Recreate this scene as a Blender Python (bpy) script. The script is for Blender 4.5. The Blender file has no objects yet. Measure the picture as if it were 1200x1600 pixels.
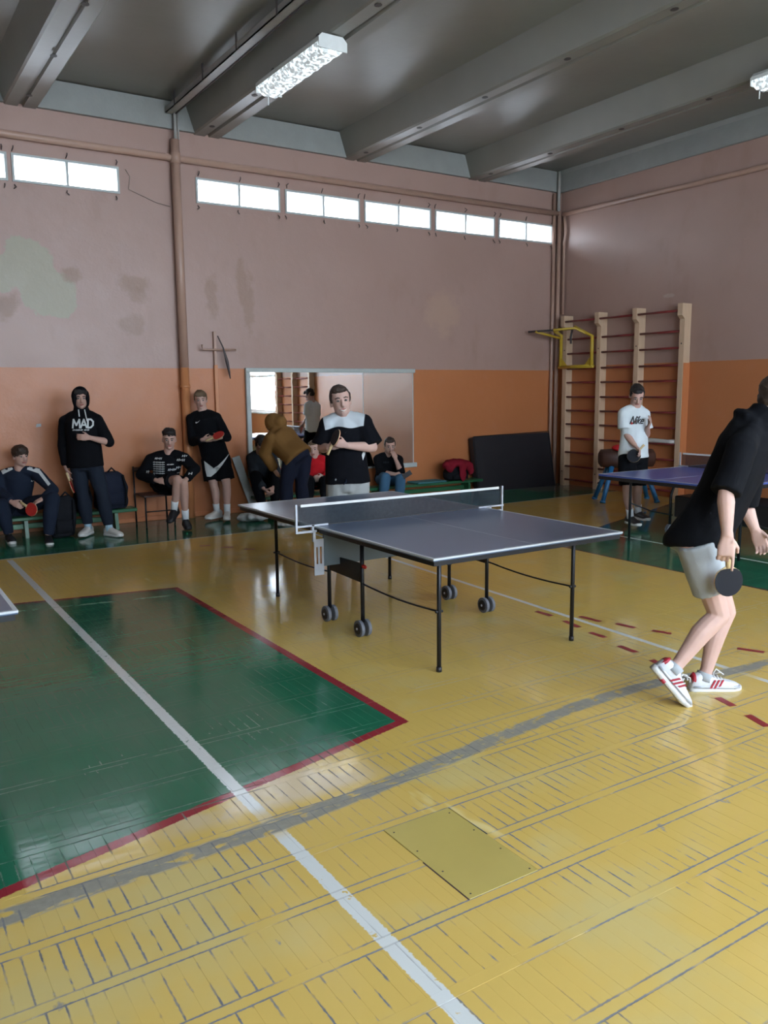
import bpy, bmesh, math, random
from mathutils import Vector as V, Matrix, noise
from mathutils.bvhtree import BVHTree
random.seed(7)
S = bpy.context.scene
COL = S.collection

# ------------------------------------------------------------------ camera, sky, exposure
CAM_F, YAW, PITCH, ROLL, CAM_H = 1293.0, 0.571, 0.147, -0.0095, 1.675
fwd_h = V((math.sin(YAW), math.cos(YAW), 0)); rgt_h = V((math.cos(YAW), -math.sin(YAW), 0)); UP = V((0, 0, 1))
cf = V((math.sin(YAW)*math.cos(PITCH), math.cos(YAW)*math.cos(PITCH), -math.sin(PITCH)))
cu0 = rgt_h.cross(cf)
cr = math.cos(ROLL)*rgt_h + math.sin(ROLL)*cu0
cu = -math.sin(ROLL)*rgt_h + math.cos(ROLL)*cu0
cam = bpy.data.cameras.new('camera'); camo = bpy.data.objects.new('camera', cam); COL.objects.link(camo)
camo.matrix_world = Matrix(((cr.x, cu.x, -cf.x, 0), (cr.y, cu.y, -cf.y, 0), (cr.z, cu.z, -cf.z, CAM_H), (0, 0, 0, 1)))
cam.sensor_fit = 'VERTICAL'; cam.sensor_height = 36; cam.lens = 36*CAM_F/1600
cam.clip_start = 0.05; cam.clip_end = 200
S.camera = camo
S.view_settings.view_transform = 'Standard'; S.view_settings.look = 'None'
S.view_settings.gamma = 1; S.view_settings.use_curve_mapping = False
S.view_settings.exposure = 1.22

W = bpy.data.worlds.new('overcast'); S.world = W; W.use_nodes = True
bg = W.node_tree.nodes['Background']; bg.inputs[0].default_value = (0.80, 0.90, 1.0, 1); bg.inputs[1].default_value = 9.0

# room dimensions, metres: X along the far wall, Y towards it
YB, XR, XL, YF, ZC, ZW = 10.70, 10.48, -7.5, -3.1, 5.27, 4.92
STRIP = [(-3.24+1.268*i, -2.02+1.268*i) for i in range(5)] + [(4.03+1.273*i, 5.225+1.273*i) for i in range(5)]
STRIP_Z = (4.085, 4.40)
SIDE = [(-2.95, -0.75)]
SIDE_Z = (1.05, 4.85)
FRONT_ADDED = [(-.4+2.9*i, 2.0+2.9*i) for i in range(3)]  # unseen windows behind the camera, added to brighten the near floor
def portal(c, sx, sy, d):
    l = bpy.data.lights.new('window_portal', 'AREA'); l.shape = 'RECTANGLE'; l.size = sx; l.size_y = sy
    l.cycles.is_portal = True
    o = bpy.data.objects.new('window_portal', l); COL.objects.link(o); o.location = c
    o.rotation_euler = V(d).to_track_quat('-Z', 'Y').to_euler()
for a, b in SIDE: portal((XR+0.42, (a+b)/2, sum(SIDE_Z)/2), b-a, SIDE_Z[1]-SIDE_Z[0], (-1, 0, 0))
for a, b in FRONT_ADDED: portal(((a+b)/2, YF-.35, sum(SIDE_Z)/2), b-a, SIDE_Z[1]-SIDE_Z[0], (0, 1, 0))
portal((3.6, YB+0.42, sum(STRIP_Z)/2), 14.2, 0.6, (0, -1, 0))

# ------------------------------------------------------------------ helpers
def ray(px, py): return cf*1.0 + cr*((px-600)/CAM_F) + cu*((800-py)/CAM_F)
EYE = V((0, 0, CAM_H))
def at(px, py, axis, val):
    d = ray(px, py); return EYE + d*((val-EYE[axis])/d[axis])
def fl(px, py, z=0.0): return at(px, py, 2, z)
def ath(px, py, hd):
    d = ray(px, py); return EYE + d*(hd/d.dot(fwd_h))

class MB:
    def __init__(s): s.v = []; s.f = []; s.m = []
    def add(s, vs, fs, mi=0):
        o = len(s.v); s.v += [V(v) for v in vs]; s.f += [tuple(i+o for i in f) for f in fs]; s.m += [mi]*len(fs); return s
    def box(s, a, b, mi=0):
        (x0, y0, z0), (x1, y1, z1) = a, b
        return s.add([(x0,y0,z0),(x1,y0,z0),(x1,y1,z0),(x0,y1,z0),(x0,y0,z1),(x1,y0,z1),(x1,y1,z1),(x0,y1,z1)],
              [(0,3,2,1),(4,5,6,7),(0,1,5,4),(1,2,6,5),(2,3,7,6),(3,0,4,7)], mi)
    def cbox(s, a, b, c=0.004, mi=0):   # box with chamfered edges
        bm = bmesh.new(); bmesh.ops.create_cube(bm, size=1)
        for v in bm.verts: v.co = V([(a[i]+b[i])/2+v.co[i]*(b[i]-a[i]) for i in range(3)])
        bmesh.ops.bevel(bm, geom=list(bm.edges), offset=c, segments=1, affect='EDGES')
        bm.verts.index_update(); s.add([v.co.copy() for v in bm.verts], [[v.index for v in f.verts] for f in bm.faces], mi); bm.free(); return s
    def obox(s, c, ex, ey, ez, mi=0):   # oriented box, half-extent vectors
        c = V(c); vs = []
        for k in (-1, 1):
            for i, j in ((-1,-1),(1,-1),(1,1),(-1,1)): vs.append(c+V(ex)*i+V(ey)*j+V(ez)*k)
        return s.add(vs, [(0,3,2,1),(4,5,6,7),(0,1,5,4),(1,2,6,5),(2,3,7,6),(3,0,4,7)], mi)
    def loft(s, rings, n=14, mi=0, cap=True, sq=2.0):  # rings: (centre, u, v)
        vs = []; fs = []
        for c, u, v in rings:
            for i in range(n):
                a = 2*math.pi*i/n; ca, sa = math.cos(a), math.sin(a)
                if sq != 2.0: ca = math.copysign(abs(ca)**(2/sq), ca); sa = math.copysign(abs(sa)**(2/sq), sa)
                vs.append(V(c)+V(u)*ca+V(v)*sa)
        for k in range(len(rings)-1):
            for i in range(n):
                j = (i+1) % n; fs.append((k*n+i, k*n+j, (k+1)*n+j, (k+1)*n+i))
        if cap:
            fs.append(tuple(range(n-1, -1, -1))); fs.append(tuple((len(rings)-1)*n+i for i in range(n)))
        return s.add(vs, fs, mi)
    def tube(s, pts, r, n=10, mi=0, cap=True):
        pts = [V(p) for p in pts]; rs = r if isinstance(r, (list, tuple)) else [r]*len(pts)
        rings = []; u = None
        for i, p in enumerate(pts):
            t = (pts[min(i+1, len(pts)-1)]-pts[max(i-1, 0)]).normalized()
            if u is None:
                u = t.cross(V((0, 0, 1)) if abs(t.z) < .9 else V((0, 1, 0))).normalized()
            else: u = (u-t*u.dot(t)).normalized()
            rings.append((p, u*rs[i], t.cross(u)*rs[i]))
        return s.loft(rings, n, mi, cap)
    def ell(s, c, ax, ay, az, nu=14, nv=8, mi=0):
        rings = []
        for k in range(nv+1):
            a = -math.pi/2+math.pi*k/nv; q = max(math.cos(a), 0.02)
            rings.append((V(c)+V(az)*math.sin(a), V(ax)*q, V(ay)*q))
        return s.loft(rings, nu, mi)
    def prism(s, poly, o, u, v, w, mi=0):  # 2D polygon extruded along w
        o, u, v, w = V(o), V(u), V(v), V(w); n = len(poly)
        vs = [o+u*a+v*b for a, b in poly]+[o+u*a+v*b+w for a, b in poly]
        fs = [tuple(range(n-1, -1, -1)), tuple(range(n, 2*n))]+[(i, (i+1) % n, n+(i+1) % n, n+i) for i in range(n)]
        return s.add(vs, fs, mi)
    def build(s, name, mats, parent=None, smooth=False):
        off = V((0, 0, 0)); p = parent
        while p is not None: off += p.location; p = p.parent
        me = bpy.data.meshes.new(name); me.from_pydata([v-off for v in s.v], [], s.f)
        for m in (mats if isinstance(mats, (list, tuple)) else [mats]): me.materials.append(m)
        for p_, mi in zip(me.polygons, s.m): p_.material_index = mi
        bm = bmesh.new(); bm.from_mesh(me); bmesh.ops.recalc_face_normals(bm, faces=bm.faces); bm.to_mesh(me); bm.free()
        if smooth:
            for p_ in me.polygons: p_.use_smooth = True
        return link(name, me, parent)
def link(name, me, parent=None):
    o = bpy.data.objects.new(name, me); COL.objects.link(o)
    if parent: o.parent = parent
    return o
def tag(o, label, cat, group=None):
    o['label'] = label; o['category'] = cat
    if group: o['group'] = group
    return o
def struct(o): o['kind'] = 'structure'; return o
def thing(name, label, cat, loc, group=None):
    o = bpy.data.objects.new(name, None); COL.objects.link(o); o.location = loc; o.empty_display_size = .1
    return tag(o, label, cat, group)
def copy_tree(o, parent=None):
    c = o.copy(); COL.objects.link(c); c.parent = parent
    for ch in list(o.children): copy_tree(ch, c)
    return c

# ------------------------------------------------------------------ node helpers / materials
class NT:
    def __init__(s, name):
        s.m = bpy.data.materials.new(name); s.m.use_nodes = True; s.t = s.m.node_tree
        s.b = s.t.nodes['Principled BSDF']; s.out = s.t.nodes['Material Output']; s._pos = None
    def n(s, typ, **kw):
        x = s.t.nodes.new('ShaderNode'+typ)
        for k, v in kw.items(): setattr(x, k, v)
        return x
    def put(s, sock, v):
        if hasattr(v, 'node'): s.t.links.new(v, sock)
        elif isinstance(v, (tuple, list)) and len(v) == 3 and sock.type == 'RGBA': sock.default_value = (*v, 1)
        else: sock.default_value = v
    def math(s, op, *a):
        x = s.n('Math', operation=op)
        for i, v in enumerate(a): s.put(x.inputs[i], v)
        return x.outputs[0]
    def add(s, a, b): return s.math('ADD', a, b)
    def sub(s, a, b): return s.math('SUBTRACT', a, b)
    def mul(s, a, b): return s.math('MULTIPLY', a, b)
    def mx(s, a, b): return s.math('MAXIMUM', a, b)
    def inv(s, a): return s.math('SUBTRACT', 1.0, a)
    def step(s, v, soft=.004):      # 1 where v > 0
        x = s.n('Math', operation='MULTIPLY_ADD', use_clamp=True); s.put(x.inputs[0], v); x.inputs[1].default_value = 1/soft; x.inputs[2].default_value = .5
        return x.outputs[0]
    def band(s, v, c, hw, soft=.004): return s.step(s.sub(hw, s.math('ABSOLUTE', s.sub(v, c))), soft)
    def smooth(s, v, a, b):
        x = s.n('MapRange', interpolation_type='SMOOTHSTEP'); s.put(x.inputs[0], v)
        for i, q in enumerate((a, b, 0, 1)): x.inputs[i+1].default_value = q
        return x.outputs[0]
    def mix(s, f, a, b):
        x = s.n('MixRGB'); s.put(x.inputs[0], f); s.put(x.inputs[1], a); s.put(x.inputs[2], b); return x.outputs[0]
    def pos(s):
        if s._pos is None: s._pos = s.n('NewGeometry').outputs['Position']
        return s._pos
    def obj(s): return s.n('TexCoord').outputs['Object']
    def xyz(s, v=None):
        x = s.n('SeparateXYZ'); s.t.links.new(v or s.pos(), x.inputs[0]); return x.outputs
    def vec(s, a, b, c):
        x = s.n('CombineXYZ')
        for i, q in enumerate((a, b, c)): s.put(x.inputs[i], q)
        return x.outputs[0]
    def noise(s, scale, detail=3, v=None, st=(1, 1, 1), rough=.55, off=0):
        mp = s.n('Mapping'); s.t.links.new(v or s.pos(), mp.inputs[0]); mp.inputs['Scale'].default_value = st; mp.inputs['Location'].default_value = (off, off*1.7, off*.6)
        x = s.n('TexNoise'); x.inputs['Scale'].default_value = scale; x.inputs['Detail'].default_value = detail; x.inputs['Roughness'].default_value = rough
        s.t.links.new(mp.outputs[0], x.inputs['Vector']); return x.outputs[0]
    def bump(s, h, strength=.3, dist=.01):
        x = s.n('Bump'); x.inputs['Strength'].default_value = strength; x.inputs['Distance'].default_value = dist
        s.put(x.inputs['Height'], h); s.t.links.new(x.outputs[0], s.b.inputs['Normal'])
    def fin(s, col=None, rough=None, metal=None, spec=None):
        for k, v in (('Base Color', col), ('Roughness', rough), ('Metallic', metal), ('Specular IOR Level', spec)):
            if v is not None: s.put(s.b.inputs[k], v)
        return s.m
def simple(name, col, rough=.6, var=.12, scale=12, metal=0, bump=0, bscale=60, spec=None, st=(1, 1, 1)):
    N = NT(name); v = N.obj()
    nz = N.noise(scale, 3, v, st)
    lo = tuple(c*(1-var) for c in col); hi = tuple(min(1, c*(1+var)) for c in col)
    if bump: N.bump(N.noise(bscale, 3, v, st), bump, .01)
    return N.fin(N.mix(nz, lo, hi), rough, metal, spec)
def cloth(name, col, bump=.35, var=.15, rough=.9):
    N = NT(name); v = N.obj(); nz = N.noise(9, 4, v); wv = N.noise(260, 2, v)
    lo = tuple(c*(1-var) for c in col); hi = tuple(min(1, c*(1+var)) for c in col)
    N.bump(N.add(N.mul(nz, .8), N.mul(wv, .25)), bump, .012)
    return N.fin(N.mix(N.mul(N.add(nz, wv), .5), lo, hi), rough, 0, .12)
def skin_mat(name, col):
    N = NT(name); v = N.obj(); nz = N.noise(14, 3, v)
    N.put(N.b.inputs['Subsurface Weight'], .08); N.put(N.b.inputs['Subsurface Radius'], (.012, .005, .003))
    return N.fin(N.mix(nz, tuple(c*.9 for c in col), tuple(min(1, c*1.08) for c in col)), .55, 0, .35)

# ---- floor paint
def floor_material():
    N = NT('floor_paint'); p = N.pos(); x, y, z = N.xyz()
    jit = N.mul(N.sub(N.noise(9, 3), .5), .03); jit2 = N.mul(N.sub(N.noise(70, 3, off=3), .5), .016)
    xj, yj = N.add(x, jit2), N.add(y, jit2)
    big = N.noise(.55, 3); med = N.noise(3.0, 4, off=5)
    yel = N.mix(big, (.55, .375, .085), (.64, .45, .135))
    yel = N.mix(N.smooth(N.noise(1.4, 4, off=9), .52, .72), yel, (.56, .44, .17))
    grn = N.mix(N.noise(1.1, 4, off=2), (.012, .115, .06), (.022, .16, .085))
    dirty = N.smooth(N.noise(.9, 5, off=14), .5, .75)
    grn = N.mix(N.mul(dirty, .5), grn, (.06, .13, .085))
    red = (.27, .025, .035); white = (.62, .64, .62)
    wood = N.mix(N.noise(40, 4, st=(1, 6, 1)), (.17, .16, .135), (.33, .30, .24))
    # keys
    e_r = N.sub(2.27, xj)
    e_t = N.sub(N.add(6.86, N.mul(N.sub(2.22, x), .17)), yj)
    e_b = N.sub(yj, N.sub(3.32, N.mul(N.sub(2.29, x), .235)))
    d1 = N.math('MINIMUM', e_r, N.math('MINIMUM', e_t, e_b))
    e2l = N.sub(xj, 6.26); e2t = N.sub(N.add(6.5, N.mul(N.sub(x, 6.3), .345)), yj)
    d2 = N.math('MINIMUM', e2l, e2t)
    yg = N.add(9.03, N.mul(N.sub(x, 1.2), .02)); d3 = N.sub(yj, yg)
    col = yel
    # bare patch, pale old varnish
    pale = N.mul(N.smooth(N.add(N.math('ABSOLUTE', N.sub(x, 1.35)), jit), .62, .28), N.smooth(N.add(N.math('ABSOLUTE', N.sub(y, 3.02)), jit), .17, .08))
    col = N.mix(N.mul(pale, N.smooth(med, .35, .55)), col, (.56, .44, .26))
    col = N.mix(N.step(d1), col, red); col = N.mix(N.step(N.sub(d1, .055)), col, grn)
    col = N.mix(N.step(d2), col, (.17, .03, .03)); col = N.mix(N.step(N.sub(d2, .028)), col, grn)
    col = N.mix(N.step(d3), col, N.mix(med, (.38, .42, .33), (.55, .57, .5))); col = N.mix(N.step(N.sub(d3, .035)), col, grn)
    # bare concrete patch near the corner
    cp = N.mul(N.step(N.sub(x, 9.35), .05), N.mul(N.step(N.sub(yj, N.add(9.55, N.mul(N.sub(10.48, x), .35))), .03), 1))
    col = N.mix(cp, col, (.16, .165, .15))
    # white court lines with flaking
    wl = N.mul(N.band(xj, 1.252, .029), N.step(N.sub(8.98, y)))
    wl = N.mx(wl, N.mul(N.band(xj, N.add(4.30, N.mul(N.sub(y, 2.65), .034)), .021), N.step(N.sub(8.98, y))))
    wl = N.mx(wl, N.mul(N.band(xj, 7.27, .022), N.step(N.sub(6.55, y))))
    flake = N.smooth(N.noise(24, 4, off=21), .29, .35)
    wear_r = N.smooth(N.math('ABSOLUTE', N.sub(y, 2.80)), .05, .16)
    wl = N.mul(N.mul(wl, flake), N.add(.25, N.mul(wear_r, .75)))
    col = N.mix(wl, col, white)
    # thin scuffed line across the first key
    sc = N.mul(N.band(y, N.add(6.58, N.mul(N.sub(2.2, x), .17)), .022, .02), N.mul(N.step(N.sub(3.1, x), .4), N.smooth(N.noise(7, 4, off=33), .42, .62)))
    col = N.mix(N.mul(sc, .5), col, (.42, .42, .36))
    # worn strip where old tape was pulled off
    fc = N.n('FloatCurve'); N.put(fc.inputs['Factor'], 1.0); N.put(fc.inputs['Value'], N.math('DIVIDE', x, 6.0))
    cv = fc.mapping.curves[0]; pts = [(0, 2.70), (.27, 2.73), (1.25, 2.765), (2.15, 2.86), (2.71, 2.935), (3.4, 2.99), (3.9, 2.965), (4.25, 2.87), (4.7, 2.82), (6, 2.75)]
    cv.points[0].location = (0, (pts[0][1]-2.6)*2); cv.points[1].location = (1, (pts[-1][1]-2.6)*2)
    for a, b in pts[1:-1]: cv.points.new(a/6, (b-2.6)*2)
    fc.mapping.update()
    gy = N.add(2.6, N.math('DIVIDE', fc.outputs[0], 2.0))
    st = N.mul(N.band(N.add(y, jit), gy, .048, .015), N.smooth(N.noise(16, 5, off=40, st=(.6, 1.4, 1)), .34, .46))
    st = N.mul(st, N.step(N.add(x, 1.0), .5))
    grey = N.mix(N.noise(30, 4, off=41), (.16, .165, .155), (.31, .30, .26))
    col = N.mix(N.mul(st, N.mul(N.inv(N.step(d1)), .93)), col, grey)
    # wear along stave joints
    PY, PX = .285, .052
    v = N.math('DIVIDE', N.sub(y, 1.955), PY); row = N.math('FLOOR', v)
    fv = N.mul(N.math('ABSOLUTE', N.sub(N.math('FRACT', N.add(v, .5)), .5)), PY)
    d_rail = N.math('ABSOLUTE', N.sub(fv, .0215))
    u = N.math('DIVIDE', N.add(x, N.mul(row, .0173)), PX)
    d_st = N.mul(N.math('ABSOLUTE', N.sub(N.math('FRACT', N.add(u, .5)), .5)), PX)
    d_st = N.add(d_st, N.mul(N.step(N.sub(.0215, fv)), 1.0))
    wob = N.mul(N.noise(60, 3, off=50), .0079)
    g1 = N.smooth(N.noise(2.1, 3, off=60), .42, .58); g1b = N.smooth(N.noise(19, 3, off=61, st=(1, .35, 1)), .45, .53)
    g2 = N.smooth(N.noise(5, 3, off=62, st=(.5, 1, 1)), .38, .52)
    near = N.smooth(y, 4.2, 2.6)
    cr1 = N.mul(N.step(N.sub(N.sub(wob, .0007), d_st), .0016), N.mul(g1, g1b))
    cr2 = N.mul(N.step(N.sub(N.add(wob, -.0004), d_rail), .0018), g2)
    spot = N.mul(N.smooth(N.noise(6.5, 4, off=70, st=(1.2, .7, 1)), .70, .73), .8)
    ck = N.mx(N.mx(cr1, cr2), spot)
    ck = N.mul(ck, N.add(.30, N.mul(near, .7)))
    gouge = N.mix(N.noise(55, 3, off=71), (.11, .115, .135), (.235, .235, .23))
    ingreen = N.mx(N.step(d1), N.mx(N.step(d2), N.step(d3)))
    gcol = N.mix(ingreen, gouge, N.mix(N.noise(20, 2, off=72), (.02, .06, .04), (.16, .22, .17)))
    col = N.mix(N.mul(ck, N.sub(1.0, N.mul(wl, .6))), col, gcol)
    col = N.mix(N.mul(N.mul(N.smooth(N.noise(2.6, 4, off=80, st=(1, .3, 1)), .69, .73), .45), N.inv(ingreen)), col, (.80, .72, .40))
    rough = N.add(N.add(.06, N.mul(med, .12)), N.mul(N.mx(ck, st), .4))
    h = N.add(N.add(N.mul(N.noise(3.5, 2, off=90, st=(.5, 1.3, 1)), .7), N.mul(N.noise(15, 3, off=91, st=(.45, 1.7, 1)), .22)), N.mul(ck, -.12))
    N.bump(h, .16, .012)
    return N.fin(col, rough, 0, .45)

# ---- wall paint
def wall_material(name, xyaxis, blobs):
    N = NT(name); x, y, z = N.xyz(); a = (x, y)[xyaxis]
    j = N.mul(N.sub(N.noise(30, 3), .5), .012)
    mau = N.mix(N.noise(.7, 4), (.335, .215, .178), (.415, .282, .240))
    mau = N.mix(N.mul(N.smooth(N.noise(2.4, 5, off=4, st=(1, 1, .5)), .55, .75), .5), mau, (.32, .20, .16))
    org = N.mix(N.noise(.9, 4, off=3), (.43, .155, .058), (.50, .19, .075))
    org = N.mix(N.mul(N.smooth(N.noise(3.5, 4, off=7), .55, .8), .35), org, (.46, .20, .11))
    low = N.step(N.sub(1.975 if xyaxis == 0 else 2.035, N.add(z, j)), .006)
    col = N.mix(low, mau, org)
    w1 = N.sub(N.noise(3.4, 5, off=11, rough=.65), .5); w2 = N.sub(N.noise(3.4, 5, off=17, rough=.65), .5)
    for (ca, cz, ra, rz, c, amt) in blobs:
        da = N.math('DIVIDE', N.add(N.sub(a, ca), N.mul(w1, ra*(1.5 if amt == 1 else 2.6))), ra); dz = N.math('DIVIDE', N.add(N.sub(z, cz), N.mul(w2, rz*(1.5 if amt == 1 else 2.6))), rz)
        r = N.math('SQRT', N.add(N.mul(da, da), N.mul(dz, dz)))
        col = N.mix(N.mul(N.smooth(r, 1.06 if amt == 1 else 1.25, .94 if amt == 1 else .6), amt), col, c)
    N.bump(N.add(N.mul(N.noise(2.2, 4, off=20), 1), N.mul(N.noise(38, 3, off=21), .10)), .35, .03)
    return N.fin(col, N.add(.30, N.mul(N.noise(5, 3, off=8), .14)), 0, .4)
olive = (.325, .295, .215); brn = (.27, .165, .115)
M = {}
M['floor'] = floor_material()
M['wall_b'] = wall_material('wall_paint_far', 0, [(1.92, 3.12, .34, .34, olive, 1), (2.12, 2.84, .34, .26, olive, 1), (1.62, 2.68, .16, .17, brn, .8), (2.42, 3.05, .12, .11, brn, .8), (3.18, 3.02, .2, .11, brn, .7), (3.2, 2.9, .12, .12, brn, .6), (3.12, 2.5, .16, .12, brn, .55), (4.2, 2.95, .09, .25, brn, .6), (4.62, 3.1, .07, .3, brn, .6), (4.72, 2.8, .08, .36, brn, .6), (8.0, 2.85, .30, .33, (.45, .30, .22), .5)])
M['wall_r'] = wall_material('wall_paint_side', 1, [(8.35, 3.02, .10, .03, (.5, .42, .36), .4)])
M['under'] = simple('sub_floor', (.055, .05, .045), .9)
M['concrete'] = simple('ceiling_concrete', (.205, .20, .175), .36, .16, 1.3, bump=.25, bscale=5, spec=.5)
M['block'] = simple('end_concrete', (.265, .275, .262), .6, .12, 5, bump=.3, bscale=25)
M['pipe'] = simple('pipe_paint', (.40, .255, .195), .4, .1, 6)
M['pipe_o'] = simple('pipe_paint_orange', (.52, .21, .085), .4, .1, 6)
M['conduit'] = simple('grey_conduit', (.30, .29, .27), .4, .2, 8)
M['darkmetal'] = simple('dark_metal', (.012, .013, .017), .38, .3, 20, metal=.3)
M['black'] = simple('black_plastic', (.012, .012, .014), .5, .2, 20)
M['greyplastic'] = simple('grey_rubber', (.13, .14, .16), .55, .15, 20)
M['wframe'] = simple('white_frame_paint', (.62, .64, .62), .45, .1, 10)
M['wframe2'] = simple('grey_white_paint', (.42, .46, .45), .5, .15, 10)
M['board_grey'] = simple('table_underside', (.115, .145, .155), .5, .1, 6)
M['ttop'] = simple('table_top_grey_blue', (.075, .112, .185), .28, .08, 3, bump=.03, bscale=200)
M['ttop_b'] = simple('table_top_blue', (.060, .10, .36), .30, .08, 3)
M['line'] = simple('white_line_paint', (.50, .54, .57), .4, .06, 20)
M['metal'] = simple('grey_metal', (.42, .45, .50), .4, .1, 30, metal=.4)
M['wood'] = simple('cream_wood', (.56, .40, .27), .45, .12, 7, st=(6, 6, .6))
M['rung'] = simple('red_rung', (.17, .022, .022), .35, .2, 9)
M['orange_board'] = simple('orange_paint', (.52, .185, .07), .4, .08, 6)
M['yellow'] = simple('yellow_paint', (.50, .34, .03), .4, .12, 10)
M['green_b'] = simple('green_bench_paint', (.015, .11, .045), .35, .2, 9)
M['teal'] = simple('teal_cloth', (.04, .17, .19), .8, .2, 9)
M['brown'] = simple('brown_leather', (.055, .022, .015), .5, .2, 9)
M['bluep'] = simple('blue_paint', (.015, .13, .30), .35, .15, 9)
M['mat'] = simple('black_vinyl', (.010, .011, .015), .45, .2, 4, bump=.1, bscale=12)
M['redcloth'] = cloth('red_cloth', (.42, .018, .022))
M['dkred'] = cloth('dark_red_cloth', (.22, .012, .025))
M['bagblack'] = cloth('black_bag', (.011, .012, .015), .3)
M['bagnavy'] = cloth('navy_bag', (.016, .020, .035), .3)
M['paper'] = cloth('pale_cloth', (.45, .47, .47), .5)
M['tape'] = simple('white_tape', (.5, .48, .46), .7, .3, 40)
M['wire'] = simple('wire', (.25, .2, .17), .6)
M['hook'] = simple('dark_hook', (.06, .05, .05), .6)
M['rubber_red'] = simple('red_rubber', (.42, .02, .015), .6)
M['rubber_black'] = simple('black_rubber', (.0055, .007, .012), .6, spec=.25)
M['ply'] = simple('blade_wood', (.55, .42, .22), .5, .15, 30, st=(1, 1, 8))
M['dash'] = simple('red_dash_paint', (.26, .025, .03), .4, .25, 30)
M['panel'] = simple('patch_panel_paint', (.44, .345, .095), .3, .1, 4)
M['purple'] = simple('dark_gap', (.05, .025, .03), .8)
M['skin'] = skin_mat('skin_a', (.47, .295, .24)); M['skin2'] = skin_mat('skin_b', (.52, .34, .285)); M['skin3'] = skin_mat('skin_c', (.42, .26, .21))
M['lip'] = simple('lips', (.34, .12, .10), .5); M['teeth'] = simple('teeth', (.62, .58, .52), .4); M['eyew'] = simple('eye_white', (.26, .24, .23), .3); M['iris'] = simple('iris', (.02, .015, .012), .3)
M['hair_d'] = simple('dark_hair', (.012, .009, .008), .6, .4, 60, bump=.8, bscale=90); M['hair_b'] = simple('brown_hair', (.035, .020, .013), .6, .4, 60, bump=.8, bscale=90); M['hair_f'] = simple('fair_hair', (.12, .075, .04), .6, .3, 60, bump=.8, bscale=90)
for k, c in dict(blk=(.0042, .0047, .0065), navy=(.014, .020, .036), dnavy=(.011, .014, .028), white=(.60, .66, .68), grey=(.36, .39, .41), must=(.165, .085, .026), dgrey=(.022, .027, .033), red=(.45, .012, .018), jeans=(.055, .13, .22), darkjean=(.014, .019, .030), sock=(.62, .66, .68), bsock=(.35, .5, .6), ltgrey=(.33, .35, .35)).items(): M['c_'+k] = cloth('cloth_'+k, c)
M['shoe_w'] = simple('white_shoe', (.55, .53, .50), .5, .12, 20); M['shoe_k'] = simple('black_shoe', (.010, .010, .012), .5, .2, 20); M['sole_w'] = simple('white_sole', (.58, .58, .56), .5, .1, 20); M['shoe_s'] = simple('silver_mesh', (.60, .62, .66), .4, .15, 40); M['shoe_r'] = simple('red_shoe_trim', (.34, .015, .03), .5)
M['print'] = simple('white_print', (.55, .58, .58), .6); M['print_r'] = simple('red_print', (.45, .02, .02), .6); M['print_k'] = simple('black_print', (.012, .012, .014), .6)

def glass_material():
    N = NT('frosted_pane'); t = N.t
    tr = N.n('BsdfTransparent'); tl = N.n('BsdfTranslucent'); gl = N.n('BsdfGlossy'); gl.inputs['Roughness'].default_value = .1
    nz = N.noise(6, 4, N.obj()); tr.inputs[0].default_value = (.95, .97, 1, 1)
    m1 = N.n('MixShader'); N.put(m1.inputs[0], N.add(.12, N.mul(nz, .25))); t.links.new(tr.outputs[0], m1.inputs[1]); t.links.new(tl.outputs[0], m1.inputs[2])
    m2 = N.n('MixShader'); m2.inputs[0].default_value = .05; t.links.new(m1.outputs[0], m2.inputs[1]); t.links.new(gl.outputs[0], m2.inputs[2])
    t.links.new(m2.outputs[0], N.out.inputs[0]); return N.m
M['glass'] = glass_material()
def mirror_material(name, rough, tint):
    N = NT(name); nz = N.noise(3, 3, N.obj())
    N.bump(nz, .012, .02)
    return N.fin(tint, N.add(rough, N.mul(nz, .02)), 1.0)
M['mirror'] = mirror_material('mirror_glass', .0, (.84, .86, .86)); M['mirror2'] = mirror_material('old_mirror_glass', .03, (.66, .64, .60))
def lamp_material():
    N = NT('lamp_diffuser'); nz = N.noise(26, 3, N.obj(), st=(1, 1, 1))
    N.put(N.b.inputs['Emission Color'], (.80, .93, 1, 1)); N.put(N.b.inputs['Emission Strength'], N.add(.10, N.mul(N.smooth(nz, .44, .60), .55)))
    return N.fin((.7, .75, .75), .15)
M['lamp'] = lamp_material()
def net_material():
    N = NT('net_mesh'); x, y, z = N.xyz(N.obj()); t = N.t
    m = N.add(.40, N.mul(N.noise(40, 2, N.obj()), .12))
    tr = N.n('BsdfTransparent'); ms = N.n('MixShader'); N.put(ms.inputs[0], m); t.links.new(tr.outputs[0], ms.inputs[1]); t.links.new(N.b.outputs[0], ms.inputs[2]); t.links.new(ms.outputs[0], N.out.inputs[0])
    return N.fin((.010, .022, .032), .7)
M['net'] = net_material()

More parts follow.
